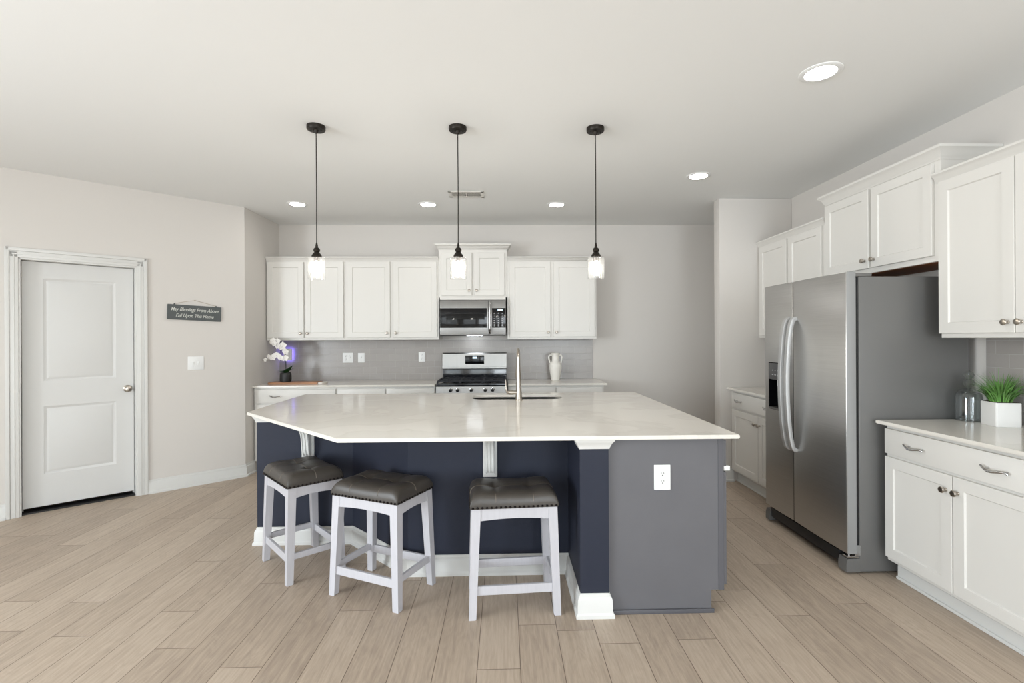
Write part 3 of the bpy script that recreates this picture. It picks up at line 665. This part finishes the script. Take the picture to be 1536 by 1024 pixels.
# ================================================================ refrigerator (local x toward viewer = -Y, local -y faces the room)
fr = empty('refrigerator', (2.007, 3.742, 0), -PI/2, 'tall stainless side-by-side refrigerator with grey sides and ice dispenser', 'refrigerator')
FW = .902
bm = B(); box(bm, .004, FW-.004, .078, .745, .014, 1.752, .006); obj('body', bm, M_fside, fr, label='dark grey textured cabinet sides')
bm = B(); box(bm, .012, FW-.012, .058, .08, .12, 1.745); box(bm, .3655, .3715, .0012, .06, .124, 1.776); obj('gasket_and_seam_shade', bm, M_rubber, fr, smooth=False)  # second box is a dark strip giving the door seam its shade
def fdoor(x0, x1, hole=None):
    # front slightly crowned
    bm = B(); n = 14; th = .058
    def yf(x, edge=.006):
        u = (x-x0)/(x1-x0); c = .006*(1-(2*u-1)**2); d = min(x-x0, x1-x); r = 0
        if d < edge: r = edge-math.sqrt(max(0, edge**2-(edge-d)**2))
        return r-c
    xs = sorted({x0, x0+.0008, x0+.002, x0+.004, x0+.0065, x1-.0065, x1-.004, x1-.002, x1-.0008, x1} | {x0+(x1-x0)*k/n for k in range(1, n)} | (set(hole[:2]) if hole else set()))
    zs = [.122, .126]+([hole[2], hole[3]] if hole else [])+[1.775, 1.780]
    V = {}
    for i, x in enumerate(xs):
        for j, z in enumerate(zs):
            V[i, j] = bm.verts.new((x, yf(x)+(.004 if j in (0, len(zs)-1) else 0), z))
    hf = []
    for i in range(len(xs)-1):
        for j in range(len(zs)-1):
            if hole and xs[i] >= hole[0]-1e-6 and xs[i+1] <= hole[1]+1e-6 and abs(zs[j]-hole[2]) < 1e-6: continue
            bm.faces.new((V[i, j], V[i+1, j], V[i+1, j+1], V[i, j+1]))
    outer = [e for e in bm.edges if e.is_boundary and (min(e.verts[0].co.z, e.verts[1].co.z) < .1225 or max(e.verts[0].co.z, e.verts[1].co.z) > 1.7795 or abs(e.verts[0].co.x-x0) < 1e-6 and abs(e.verts[1].co.x-x0) < 1e-6 or abs(e.verts[0].co.x-x1) < 1e-6 and abs(e.verts[1].co.x-x1) < 1e-6)]
    r = bmesh.ops.extrude_edge_only(bm, edges=outer)
    nv = [g for g in r['geom'] if isinstance(g, bmesh.types.BMVert)]
    for v in nv: v.co.y = th
    bmesh.ops.holes_fill(bm, edges=[e for e in bm.edges if e.is_boundary and all(abs(v.co.y-th) < 1e-6 for v in e.verts)])
    bm.normal_update()
    for f in bm.faces:
        if abs(f.normal.x) > .9: f.material_index = 1
    return obj('door', bm, [M_fridge, M_fedge], fr, angle=40)
HOLE = (.066, .300, .862, 1.212)
dl = fdoor(0, .366, HOLE); drr = fdoor(.371, FW)
bm = B(); a, b_, c, d = HOLE
for x0, x1, z0, z1 in ((a, a+.008, c, d), (b_-.008, b_, c, d), (a, b_, c, c+.008), (a, b_, d-.008, d)): box(bm, x0, x1, -.008, .06, z0, z1)
box(bm, a, b_, .052, .058, c, d)
dsp = obj('ice_dispenser', bm, M_black, dl, smooth=False, label='black water and ice dispenser recess')
bm = B(); box(bm, a+.006, b_-.006, -.010, .05, 1.085, d-.006, .003); obj('dispenser_panel', bm, mat('dispenser_grey', srgb(74, 74, 74), .35), dsp)
bm = B()
for k in range(4): box(bm, a+.05+k*.035, a+.068+k*.035, -.0112, -.0098, 1.118, 1.123); box(bm, a+.055+k*.035, a+.062+k*.035, -.0112, -.0098, 1.15, 1.157)
obj('panel_markings', bm, M_marks, dsp, smooth=False)
bm = B(); box(bm, a+.09, a+.15, .005, .04, 1.035, 1.084, .006); obj('spout', bm, M_plate, dsp)
bm = B(); box(bm, a+.004, b_-.004, -.009, .05, c+.001, c+.016, .003); obj('drip_tray', bm, M_steel, dsp)
for x, par in ((.335, dl), (.408, drr)):
    bm = B(); ct = [(x, -.002, 1.525), (x, -.030, 1.505), (x, -.052, 1.40), (x, -.066, 1.22), (x, -.070, 1.07), (x, -.066, .92), (x, -.052, .75), (x, -.030, .640), (x, -.002, .620)]
    pts = smooth_pts(ct, 5); n = len(pts)
    t = bmesh.new(); rings = []
    for i, p in enumerate(pts):
        dd_ = (pts[min(i+1, n-1)]-pts[max(i-1, 0)]).normalized(); nn = Vector((1, 0, 0)).cross(dd_).normalized()
        hw_, tt = .018, .013
        rings.append([t.verts.new(p+Vector((1, 0, 0))*sx*hw_*q+nn*sy*tt*w_) for sx, sy, q, w_ in ((-1, -1, .8, 1), (1, -1, .8, 1), (1, -1, 1, .5), (1, 1, 1, .5), (1, 1, .8, 1), (-1, 1, .8, 1), (-1, 1, 1, .5), (-1, -1, 1, .5))])
    for r0, r1 in zip(rings, rings[1:]):
        for i in range(8): t.faces.new((r0[i], r0[(i+1) % 8], r1[(i+1) % 8], r1[i]))
    t.faces.new(rings[0][::-1]); t.faces.new(rings[-1]); merge(bm, t)
    obj('handle', bm, mat('handle_steel', srgb(186, 186, 185), .5, .5) if 'handle_steel' not in bpy.data.materials else bpy.data.materials['handle_steel'], par, angle=50, label='curved satin steel bar handle')
bm = B(); box(bm, .05, FW-.09, .012, .08, .040, .108, .006); obj('base_grille', bm, M_blackm, fr)
bm = B(); prism(bm, [(-.002, .012), (-.002, .060), (.006, .090), (.0805, .092), (.0805, .012)], FW-.075, FW-.004, M=Matrix(((0, 0, 1, 0), (1, 0, 0, 0), (0, 1, 0, 0), (0, 0, 0, 1))))
obj('front_foot', bm, M_fside, fr, angle=30); bm = B()
prism(bm, [(-.002, .012), (-.002, .060), (.006, .090), (.0805, .092), (.0805, .012)], .004, .06, M=Matrix(((0, 0, 1, 0), (1, 0, 0, 0), (0, 1, 0, 0), (0, 0, 0, 1))))
obj('front_foot', bm, M_fside, fr, angle=30)
bm = B(); box(bm, FW-.05, FW-.006, .006, .078, .096, .104, .001, 1); tube(bm, [(FW-.03, .03, .10), (FW-.03, .03, .123)], .008, 10); box(bm, FW-.035, FW-.004, .05, .085, .104, .17, .002, 1); obj('hinge', bm, M_chrome, fr)
bm = B(); box(bm, FW-.045, FW-.006, .02, .16, 1.7525, 1.772, .003); box(bm, .006, .045, .02, .16, 1.7525, 1.772, .003); obj('hinge_cover', bm, M_fside, fr)
bm = B(); box(bm, .05, FW-.05, .1, .7, 0, .036); obj('roller_base', bm, M_blackm, fr, smooth=False)

# ================================================================ bar stools
def make_stool():
    r = empty('bar_stool')
    TX, TY, FX, FY, ZT = .217, .158, .232, .172, .545
    hx, hy = .0235, .0205
    def at(z, sx, sy):   # outer corner of the splayed leg at height z
        k = z/ZT; return sx*(FX+(TX-FX)*k), sy*(FY+(TY-FY)*k)
    for sx in (-1, 1):
        for sy in (-1, 1):
            bm = B(); ringz = [0, .004, .18, .40, ZT]; rings = []
            for z in ringz:
                x, y = at(z, sx, sy); w = .036+.011*(z/ZT)
                if z == 0: w -= .004
                rings.append([bm.verts.new((x-sx*q*w, y-sy*p*w, z)) for q, p in ((0, 0), (1, 0), (1, 1), (0, 1))])
            for a, b_ in zip(rings, rings[1:]):
                for i in range(4): bm.faces.new((a[i], a[(i+1) % 4], b_[(i+1) % 4], b_[i]))
            bm.faces.new(rings[0]); bm.faces.new(rings[-1])
            obj('leg', bm, M_stool, r, smooth=False)
    # arched aprons
    def apron(L, y, rot):
        bm = B(); n = 14; t = .018; top = ZT-.001
        f, k = [], []
        for i in range(n+1):
            x = -L+2*L*i/n; zb = ZT-.060+.009*(1-(x/L)**2); f.append((x, zb))
        vf = [[bm.verts.new((x, yy, zz)) for (x, z) in f for zz in (z,)] for yy in (y, y+t)]
        vt = [[bm.verts.new((x, yy, top)) for (x, z) in f] for yy in (y, y+t)]
        for i in range(n):
            bm.faces.new((vf[0][i], vf[0][i+1], vt[0][i+1], vt[0][i])); bm.faces.new((vf[1][i+1], vf[1][i], vt[1][i], vt[1][i+1]))
            bm.faces.new((vf[0][i], vf[1][i], vf[1][i+1], vf[0][i+1])); bm.faces.new((vt[0][i], vt[0][i+1], vt[1][i+1], vt[1][i]))
        bmesh.ops.transform(bm, matrix=Matrix.Rotation(rot, 4, 'Z'), verts=bm.verts)
        obj('apron', bm, M_stool, r, angle=30)
    apron(TX-.045, -TY+.003, 0); apron(TX-.045, -TY+.003, PI); apron(TY-.043, -TX+.003, PI/2); apron(TY-.043, -TX+.003, -PI/2)
    def rail(a, b_, z0, z1, t=.018, ax='x'):
        bm = B(); zc = (z0+z1)/2
        if ax == 'x':
            xo, yo = at(zc, 1, b_); box(bm, -xo+.036, xo-.036, min(yo-b_*.008, yo-b_*(.008+t)), max(yo-b_*.008, yo-b_*(.008+t)), z0, z1, .002, 1)
        else:
            xo, yo = at(zc, b_, 1); box(bm, min(xo-b_*.008, xo-b_*(.008+t)), max(xo-b_*.008, xo-b_*(.008+t)), -yo+.036, yo-.036, z0, z1, .002, 1)
        obj('stretcher', bm, M_stool, r)
    rail(0, -1, .115, .160); rail(0, 1, .115, .160); rail(0, -1, .135, .170, ax='y'); rail(0, 1, .135, .170, ax='y')
    # cushion
    bm = B(); CX, CY = .224, .165; nx, ny = 44, 34; z0 = ZT+.001
    def top(u, v):   # u, v in -1..1
        x, y = u*CX, v*CY
        z = .054*(1-abs(u)**12)**.45*(1-abs(v)**9)**.45+.020
        z += .011*u*u*(1-abs(u)**8)-.003
        for tx in (-.095, .095):
            z -= .013*math.exp(-((x-tx)**2+y**2)/.0011)
            z -= .0045*math.exp(-((x-tx)/.006)**2)*(1-v**6)
        z -= .0045*math.exp(-(y/.006)**2)*(1-u**6)
        z += .005*math.cos(PI*x/.095)*math.cos(PI*y/.11)*0
        for px in (-.16, 0, .16):
            for py in (-.085, .085): z += .005*math.exp(-((x-px)**2+(y-py)**2)/.003)
        return z0+max(z, .018)
    V = {}
    def sp(t):  # spread samples to edges
        return math.sin(t*PI/2)*.55+t*.45
    for i in range(nx+1):
        for j in range(ny+1):
            u, v = sp(-1+2*i/nx), sp(-1+2*j/ny)
            V[i, j] = bm.verts.new((u*CX, v*CY, top(u, v)))
    for i in range(nx):
        for j in range(ny): bm.faces.new((V[i, j], V[i+1, j], V[i+1, j+1], V[i, j+1]))
    be = [e for e in bm.edges if e.is_boundary]
    rr = bmesh.ops.extrude_edge_only(bm, edges=be)
    nv = [g for g in rr['geom'] if isinstance(g, bmesh.types.BMVert)]
    for v in nv: v.co.z = z0; v.co.x *= .985; v.co.y *= .985
    bmesh.ops.holes_fill(bm, edges=[e for e in bm.edges if e.is_boundary])
    seat = obj('seat', bm, M_leather, r, angle=60, label='tufted charcoal leather saddle seat')
    # stitched seams following the surface
    bm = B()
    def zt(x, y): return top(max(-1, min(1, x/CX)), max(-1, min(1, y/CY)))
    for tx in (-.095, .095):
        tube(bm, [(tx, y_*CY, zt(tx, y_*CY)+.0002) for y_ in [sp(-1+2*k/30)*.995 for k in range(31)]], .0017, 5)
    tube(bm, [(x_*CX, 0, zt(x_*CX, 0)+.0002) for x_ in [sp(-1+2*k/40)*.995 for k in range(41)]], .0017, 5)
    obj('stitching', bm, M_seam, seat)
    bm = B()
    def nail(x, y, nx_, ny_):
        t = bmesh.new(); bmesh.ops.create_icosphere(t, subdivisions=1, radius=.0072)
        for v in t.verts: v.co = Vector((x, y, z0+.007))+v.co
        merge(bm, t)
    for k in range(19):
        x = -.210+.420*k/18
        nail(x, -CY*.99-.002, 0, -1); nail(x, CY*.99+.002, 0, 1)
    for k in range(14):
        y = -.150+.300*k/13
        nail(-CX*.99-.002, y, -1, 0); nail(CX*.99+.002, y, 1, 0)
    obj('nailhead_trim', bm, M_nail, seat)
    return r
GS = 'white saddle bar stools along the island'
st = make_stool()
def place(o, x, y, rz, label):
    o.location = (x, y, 0); o.rotation_euler = (0, 0, math.radians(rz)); tag(o, label, 'bar stool', GS)
place(st, .036, 2.632, 4.3, 'rightmost white stool with dark leather seat, facing square to the island')
s2 = copy_tree(st); place(s2, -.683, 2.775, -25.5, 'middle white stool with dark leather seat, turned partly toward the island corner')
s3 = copy_tree(st); place(s3, -1.262, 3.105, -48.5, 'leftmost white stool with dark leather seat, below the left corbel')

# ================================================================ pendants
def make_pendant(label):
    r = empty('pendant_light', label=label, cat='pendant light', group='black pendants with clear glass shades over the island')
    bm = B(); lathe(bm, [(.057, 0), (.057, -.020), (.054, -.026), (.016, -.028), (.010, -.045), (.006, -.047)][::-1], n=36); can = obj('canopy', bm, M_bronze, r)
    for s in (-1, 1):
        bm = B(); lathe(bm, [(.0045, -.032), (.0045, -.026)], cx=s*.033, n=12); obj('screw', bm, M_blackm, can)
    bm = B(); tube(bm, [(0, 0, -.04), (.001, 0, -.4), (0, 0, -.752)], .0032, 8); obj('cord', bm, M_bronze, r)
    bm = B(); lathe(bm, [(.004, -.742), (.006, -.752), (.0085, -.765), (.008, -.772), (.016, -.778), (.0205, -.786), (.0205, -.796), (.015, -.802), (.019, -.808), (.027, -.818), (.031, -.826), (.0315, -.836), (.018, -.838), (.018, -.858), (.016, -.862)][::-1], n=32); obj('socket_cap', bm, M_bronze, r)
    bm = B(); prof = [(.018, -.8375), (.050, -.839), (.0535, -.845), (.0535, -.975), (.0515, -.975), (.0515, -.847), (.049, -.8415), (.018, -.840)]
    lathe(bm, prof, n=40, cap0=False, cap1=False); obj('glass_shade', bm, M_shade, r, angle=50, label='clear seeded glass cylinder shade')
    bm = B(); lathe(bm, [(.010, -.862), (.014, -.872), (.021, -.892), (.0225, -.912), (.019, -.932), (.010, -.944), (.002, -.947)][::-1], n=24); obj('bulb', bm, M_bulb, r)
    return r
pn = make_pendant('left black pendant with glass shade, in front of the corner cabinet'); pn.location = (-1.192, 3.166, H)
for x, l in ((-.293, 'middle black pendant with glass shade, in front of the raised cabinet'), (.594, 'right black pendant with glass shade, at the end of the upper cabinets')):
    o = copy_tree(pn); o.location = (x, 3.166, H); o['label'] = l
# ================================================================ recessed lights
def make_can(label):
    r = empty('recessed_light', label=label, cat='ceiling light', group='round white recessed ceiling lights')
    bm = B(); lathe(bm, [(.072, -.001), (.074, -.006), (.090, -.008), (.100, -.003), (.101, 0)][::1], n=40, cap0=False, cap1=False); lathe(bm, [(.101, 0), (.072, -.0008)], n=40, cap0=False, cap1=False)
    obj('trim_ring', bm, M_plate, r)
    bm = B(); lathe(bm, [(.001, -.0045), (.074, -.0035), (.074, -.001)], n=36, cap1=False); obj('lens', bm, M_lens, r)
    return r
spots = [(-2.07, 4.99, 'recessed ceiling light at the left above the corner cabinet'), (-.763, 4.99, 'recessed ceiling light just left of the air vent'), (.535, 4.99, 'recessed ceiling light right of the air vent above the vase'),
         (1.636, 4.095, 'recessed ceiling light near the partition wall on the right'), (1.63, 2.485, 'largest recessed ceiling light at upper right, nearest the viewer'),
         (-2.07, .4, 'recessed ceiling light behind the viewer on the left'), (-.2, .0, 'recessed ceiling light behind the viewer in the middle'), (1.63, .4, 'recessed ceiling light behind the viewer on the right')]
cl = make_can(spots[0][2]); cl.location = (*spots[0][:2], H)
for x, y, l in spots[1:]:
    o = copy_tree(cl); o.location = (x, y, H); o['label'] = l
# air vent
av = empty('air_vent', (-.35, 4.63, H), .01, 'white rectangular ceiling air vent between two recessed lights', 'air vent')
bm = B(); hx, hy = .165, .098
for x0, x1, y0, y1 in ((-hx, hx, -hy, -hy+.03), (-hx, hx, hy-.03, hy), (-hx, -hx+.03, -hy, hy), (hx-.03, hx, -hy, hy), (-.006, .006, -hy, hy)): box(bm, x0, x1, y0, y1, -.008, 0, .002, 1)
obj('frame', bm, M_vent, av)
bm = B()
for k in range(22):
    for s in (-1, 1):
        x = s*(.014+k*.0057); box(bm, x-.0012, x+.0012, -hy+.03, hy-.03, -.006, -.001)
obj('louvres', bm, M_vent, av, smooth=False)
bm = B(); box(bm, -hx+.02, hx-.02, -hy+.02, hy-.02, -.002, -.0005); obj('backing', bm, M_ventdark, av, smooth=False)

# ================================================================ outlets and switches
def plate(name, label, cat, loc, rz, w, h, kind, gangs=1, group=None):
    r = empty(name, loc, rz, label, cat, group)
    bm = B(); box(bm, -w/2, w/2, -.006, 0, -h/2, h/2, .003, 2); obj('cover_plate', bm, M_plate, r)
    for g in range(gangs):
        gx = (g-(gangs-1)/2)*.046
        if kind[g] == 'o':
            for s in (-1, 1):
                bm = B(); lathe(bm, [(.016, 0), (.016, .0085), (.0150, .009)], n=24, M=Matrix.Translation((gx, 0, s*.0195)) @ Matrix.Rotation(PI/2, 4, 'X')); so = obj('socket', bm, M_plate, r)
                bm = B(); z = s*.0195
                box(bm, gx-.0075, gx-.0050, -.0096, -.008, z-.001, z+.008); box(bm, gx+.0050, gx+.0075, -.0096, -.008, z, z+.007)
                lathe(bm, [(.0028, 0), (.0028, .0096)], n=12, M=Matrix.Translation((gx, 0, z-.008)) @ Matrix.Rotation(PI/2, 4, 'X')); obj('slots', bm, M_slot, so, smooth=False)
        else:
            bm = B(); box(bm, gx-.005, gx+.005, -.014, -.005, -.004, .012, .002, 1); box(bm, gx-.009, gx+.009, -.0072, -.005, -.018, .018, .001, 1); obj('toggle', bm, M_plate, r)
            bm = B()
            for s in (-1, 1): lathe(bm, [(.0028, 0), (.0022, .0075)], n=10, M=Matrix.Translation((gx, 0, s*.030)) @ Matrix.Rotation(PI/2, 4, 'X'))
            obj('screws', bm, M_marks, r)
    return r
plate('wall_outlet', 'white duplex outlet on the grey end panel of the island', 'outlet', (.797, 2.4815, .690), 0, .084, .128, 'o')
yb = YB-.0085
plate('wall_outlet', 'wide double-gang white plate on the tiles right of the orchid', 'outlet', (-1.856, yb, 1.182), 0, .124, .118, 'os', 2)
plate('wall_switch', 'single white switch plate on the tiles, second right of the orchid', 'switch', (-1.699, yb, 1.181), 0, .078, .114, 's')
plate('wall_outlet', 'white single outlet plate on the tiles just left of the range', 'outlet', (-.984, yb, 1.188), 0, .076, .118, 'o')
q = dw(1.302, 0, 1.177); plate('light_switch', 'white double light switch below the hanging sign', 'switch', q, RZ, .132, .130, 'ss', 2)

# ================================================================ wall sign
q = dw(1.295, -.002, 1.656)
sg = empty('wall_sign', q, RZ, 'dark slate plaque with pale lettering hanging beside the door', 'sign')
Mt = Matrix.Rotation(.038, 4, 'Y')
bm = B(); box(bm, -.221, .221, -.014, -.001, -.071, .071, .0015, 1, M=Mt); obj('board', bm, M_slate, sg)
def text(body, size, x, z, y, parent, m, sx=1.0):
    cu = bpy.data.curves.new('lettering', 'FONT'); cu.body = body; cu.size = size; cu.align_x = 'CENTER'; cu.align_y = 'CENTER'
    cu.shear = .28; cu.extrude = .0006; cu.offset = .0003; cu.space_character = 1.0
    t = bpy.data.objects.new('lettering', cu); COL.objects.link(t)
    dg = bpy.context.evaluated_depsgraph_get(); me = bpy.data.meshes.new_from_object(t.evaluated_get(dg)); bpy.data.objects.remove(t)
    me.name = 'lettering'; me.materials.clear(); me.materials.append(m)
    o = bpy.data.objects.new('lettering', me); COL.objects.link(o); o.parent = parent
    o.matrix_local = Mt @ Matrix.Translation((x, y, z)) @ Matrix.Rotation(PI/2, 4, 'X') @ Matrix.Diagonal((sx, 1, 1, 1))
    return o
text('May Blessings From Above', .046, 0, .027, -.0145, sg, M_letters, .78)
text('Fall Upon This Home', .046, 0, -.030, -.0145, sg, M_letters, .78)
bm = B(); tube(bm, [(-.165, -.006, .084), (-.09, -.005, .104), (0, -.004, .122), (.09, -.005, .098), (.178, -.006, .072)], .0016, 6); lathe(bm, [(.004, 0), (.004, .012)], n=10, M=Matrix.Translation((0, 0, .122)) @ Matrix.Rotation(PI/2, 4, 'X')); obj('twine', bm, M_string, sg)
for x, z in ((-.165, .079), (.178, .066)):
    bm = B(); lathe(bm, [(.007, -.006), (.008, 0), (.004, .006), (.003, .010)], cx=0, n=12, M=Matrix.Translation((x, -.007, z))); obj('eyelet', bm, M_slate, sg)

# ================================================================ vase
va = empty('vase', (.590, 5.700, CT), .12, 'white two-handled ceramic vase standing right of the range', 'vase')
bm = B(); lathe(bm, [(.046, 0), (.050, .004), (.056, .04), (.066, .10), (.073, .155), (.072, .180), (.060, .200), (.046, .214), (.040, .235), (.040, .275), (.044, .300), (.051, .316), (.047, .316), (.038, .295), (.035, .24)], n=40, cap1=False); obj('body', bm, M_white_ceramic, va)
for s in (-1, 1):
    bm = B(); tube(bm, smooth_pts([(s*.042, 0, .288), (s*.066, 0, .290), (s*.077, 0, .268), (s*.072, 0, .232), (s*.062, 0, .198)], 6), .0085, 12); obj('handle', bm, M_white_ceramic, va)
# ================================================================ serving board and orchid
bd = empty('serving_board', (-2.25, 5.470, CT), .0, 'long wooden serving board with a pale marble end under the orchid', 'serving board')
bm = B(); prism(bm, [(-.315, -.07), (-.29, -.085), (.22, -.080), (.225, .08), (-.30, .085), (-.32, .05)], 0, .022, bev=.004); obj('wood', bm, M_board, bd)
bm = B(); prism(bm, [(.226, -.080), (.27, -.075), (.292, -.04), (.292, .04), (.27, .075), (.231, .08)], .001, .021, bev=.004); obj('marble_end', bm, M_marble, bd)
orc = empty('potted_orchid', (-2.405, 5.475, CT+.022), 0, 'white orchid in a black pot standing on the wooden board', 'potted plant')
bm = B(); lathe(bm, [(.046, 0), (.056, .006), (.060, .03), (.059, .07), (.055, .098), (.052, .102), (.050, .098), (.048, .085)], n=32, cap1=True); obj('pot', bm, M_blackpot, orc)
def leaf_mesh(bm, base, d, L, w, droop, up, n=8):
    d = Vector(d).normalized(); side = Vector((-d.y, d.x, 0)); rows = []
    for i in range(n+1):
        t = i/n; ww = w*math.sin(PI*min(1, .12+.88*t))**.7*(1-t**6); p = Vector(base)+d*L*t+Vector((0, 0, up*t-droop*t*t))
        rows.append([bm.verts.new(p-side*ww+Vector((0, 0, .25*ww))), bm.verts.new(p), bm.verts.new(p+side*ww+Vector((0, 0, .25*ww)))])
    for a, b_ in zip(rows, rows[1:]):
        for k in range(2): bm.faces.new((a[k], a[k+1], b_[k+1], b_[k]))
for k, (ang, L, w, dr_, up) in enumerate([(10, .085, .032, .015, .075), (175, .10, .024, .02, .05), (-50, .075, .030, .01, .07), (60, .09, .028, .0, .09), (130, .09, .026, .03, .06), (-15, .07, .022, -.01, .07), (-120, .06, .02, .05, .03)]):
    bm = B(); a = math.radians(ang); leaf_mesh(bm, (0, 0, .09), (math.cos(a), math.sin(a), 0), L, w, dr_, up)
    bmesh.ops.solidify(bm, geom=bm.faces[:], thickness=.0022); obj('leaf', bm, M_leaf, orc, angle=70)
sA = smooth_pts([(0, 0, .09), (.004, .0, .17), (.002, .0, .27), (-.006, -.01, .335), (-.03, -.02, .385), (-.075, -.02, .425), (-.115, -.02, .44), (-.140, -.02, .435)], 6)
sB = smooth_pts([(.0, .005, .09), (.0, .0, .18), (.0, -.01, .245), (-.03, -.02, .275), (-.09, -.03, .285), (-.15, -.03, .272), (-.20, -.03, .25), (-.225, -.03, .238)], 6)
for s in (sA, sB):
    bm = B(); tube(bm, s, .003, 8); obj('stem', bm, M_stem, orc)
def flower(p, nrm, sc):
    bm = B(); nrm = Vector(nrm).normalized(); R = nrm.to_track_quat('Z', 'Y').to_matrix().to_4x4()
    for k in range(5):
        a = 2*PI*k/5+PI/2; L, w = (.042, .015) if k in (0, 2, 3) else (.042, .024)
        d = Vector((math.cos(a), math.sin(a), 0)); sd = Vector((-d.y, d.x, 0)); rows = []
        for i in range(6):
            t = i/5; ww = w*math.sin(PI*(.08+.90*t))**.6; rows.append([bm.verts.new((d*L*t+sd*q*ww+Vector((0, 0, .010*t-.014*t*t+.004*abs(q)+(.002 if k in (1, 4) else 0))))*sc) for q in (-1, 0, 1)])
        for x_, y_ in zip(rows, rows[1:]):
            for q in range(2): bm.faces.new((x_[q], x_[q+1], y_[q+1], y_[q]))
    tube(bm, [Vector((0, 0, .002))*sc, Vector((0, -.006, .012))*sc, Vector((0, -.010, .016))*sc], [.004*sc, .006*sc, .003*sc], 6)
    bmesh.ops.transform(bm, matrix=Matrix.Translation(p) @ R, verts=bm.verts)
    obj('flower', bm, M_petal, orc, angle=80)
for i, dx, dz, q in ((19, .020, -.012, .95), (22, -.006, .012, .9), (25, .022, .006, 1.0), (27, -.018, -.014, .85), (30, .004, .014, 1.0), (34, -.004, -.016, .95), (37, .0, .012, .8), (41, .0, -.004, .6)):
    flower(sA[i]+Vector((dx, -.014, dz)), (random.uniform(-.45, .45), -1, random.uniform(-.3, .4)), q)
for i, dx, dz, q in ((14, .014, .002, .9), (19, .0, -.012, .85), (23, .0, .010, .9), (27, .0, -.010, .85), (31, .0, .008, .8), (36, .0, -.004, .6)):
    flower(sB[i]+Vector((dx, -.014, dz)), (random.uniform(-.5, .3), -1, random.uniform(-.2, .3)), q)
for p in (sA[-1], sB[-1], sB[-3]):
    bm = B(); t = bmesh.new(); bmesh.ops.create_uvsphere(t, u_segments=10, v_segments=8, radius=.009, matrix=Matrix.Translation(p)); merge(bm, t); obj('bud', bm, M_stem, orc)
# purple plug-in light behind the orchid
nl = empty('night_light', (-2.545, yb, 1.225), 0, 'small plug-in light glowing purple on the tiles behind the orchid', 'night light')
bm = B(); box(bm, -.048, .048, -.050, -.026, -.070, .070, .010, 3); box(bm, -.012, .012, -.027, 0, -.03, .03); obj('housing', bm, M_plate, nl)
bm = B(); box(bm, -.044, .044, -.0262, -.0215, -.066, .066, .002, 1); obj('glow_panel', bm, M_purple, nl)
# ================================================================ planter and glass jar
pl = empty('grass_planter', (2.687, 2.598, CT), math.radians(-12.5), 'square white planter of green artificial grass beside the refrigerator', 'potted plant')
bm = B(); h_ = .060
prism(bm, rrect(-h_, h_, -h_, h_, .010, 4), 0, .128, bev=.002); obj('pot', bm, M_planter, pl)
bm = B(); box(bm, -h_+.006, h_-.006, -h_+.006, h_-.006, .127, .1295); obj('soil', bm, M_soil, pl, smooth=False)
def blade(bm, base, az, lean, L, w):
    d = Vector((math.cos(az), math.sin(az), 0)); side = Vector((-d.y, d.x, 0)); rows = []; n = 7
    for i in range(n+1):
        t = i/n; a = lean*(.30+.75*t)
        p = Vector(base)+(d*math.sin(a)+Vector((0, 0, math.cos(a))))*L*t
        if p.x > .095: p.x = .095+(p.x-.095)*.15
        ww = w*(1-t**2.2)*(.6+.4*math.sin(PI*min(1, t*1.5+.2)))+.0002
        rows.append([bm.verts.new(p-side*ww), bm.verts.new(p-d*ww*.35), bm.verts.new(p+side*ww)])
    for a_, b_ in zip(rows, rows[1:]):
        for k in range(2): bm.faces.new((a_[k], a_[k+1], b_[k+1], b_[k]))
bm = B()
for k in range(250):
    az = random.uniform(0, 2*PI); r0 = .045*math.sqrt(random.random())
    base_ = (math.cos(az)*r0+random.uniform(-.006, .006), math.sin(az)*r0+random.uniform(-.006, .006), .128)
    blade(bm, base_, az+random.uniform(-.4, .4), .12+1.25*(r0/.045)*random.uniform(.45, 1.0), random.uniform(.11, .19), random.uniform(.0030, .0052))
g = obj('grass', bm, M_grass, pl, angle=80); g['kind'] = 'stuff'
jr = empty('glass_jar', (2.655, 2.748, CT), 0, 'clear glass canister with faceted stopper behind the grass planter', 'jar')
bm = B(); lathe(bm, [(.055, 0), (.060, .004), (.061, .14), (.056, .158), (.048, .163), (.045, .163), (.053, .155), (.0575, .138), (.0565, .010), (.0, .009)][:-1], n=36, cap1=True); obj('body', bm, M_jar, jr)
bm = B(); lathe(bm, [(.050, .164), (.052, .168), (.044, .176), (.014, .186), (.011, .192), (.022, .202), (.029, .218), (.022, .234), (.012, .240), (.020, .250), (.026, .264), (.019, .280), (.004, .288)], n=9); obj('stopper', bm, M_jar, jr, smooth=False, label='faceted glass stopper')
bpy.context.view_layer.update()
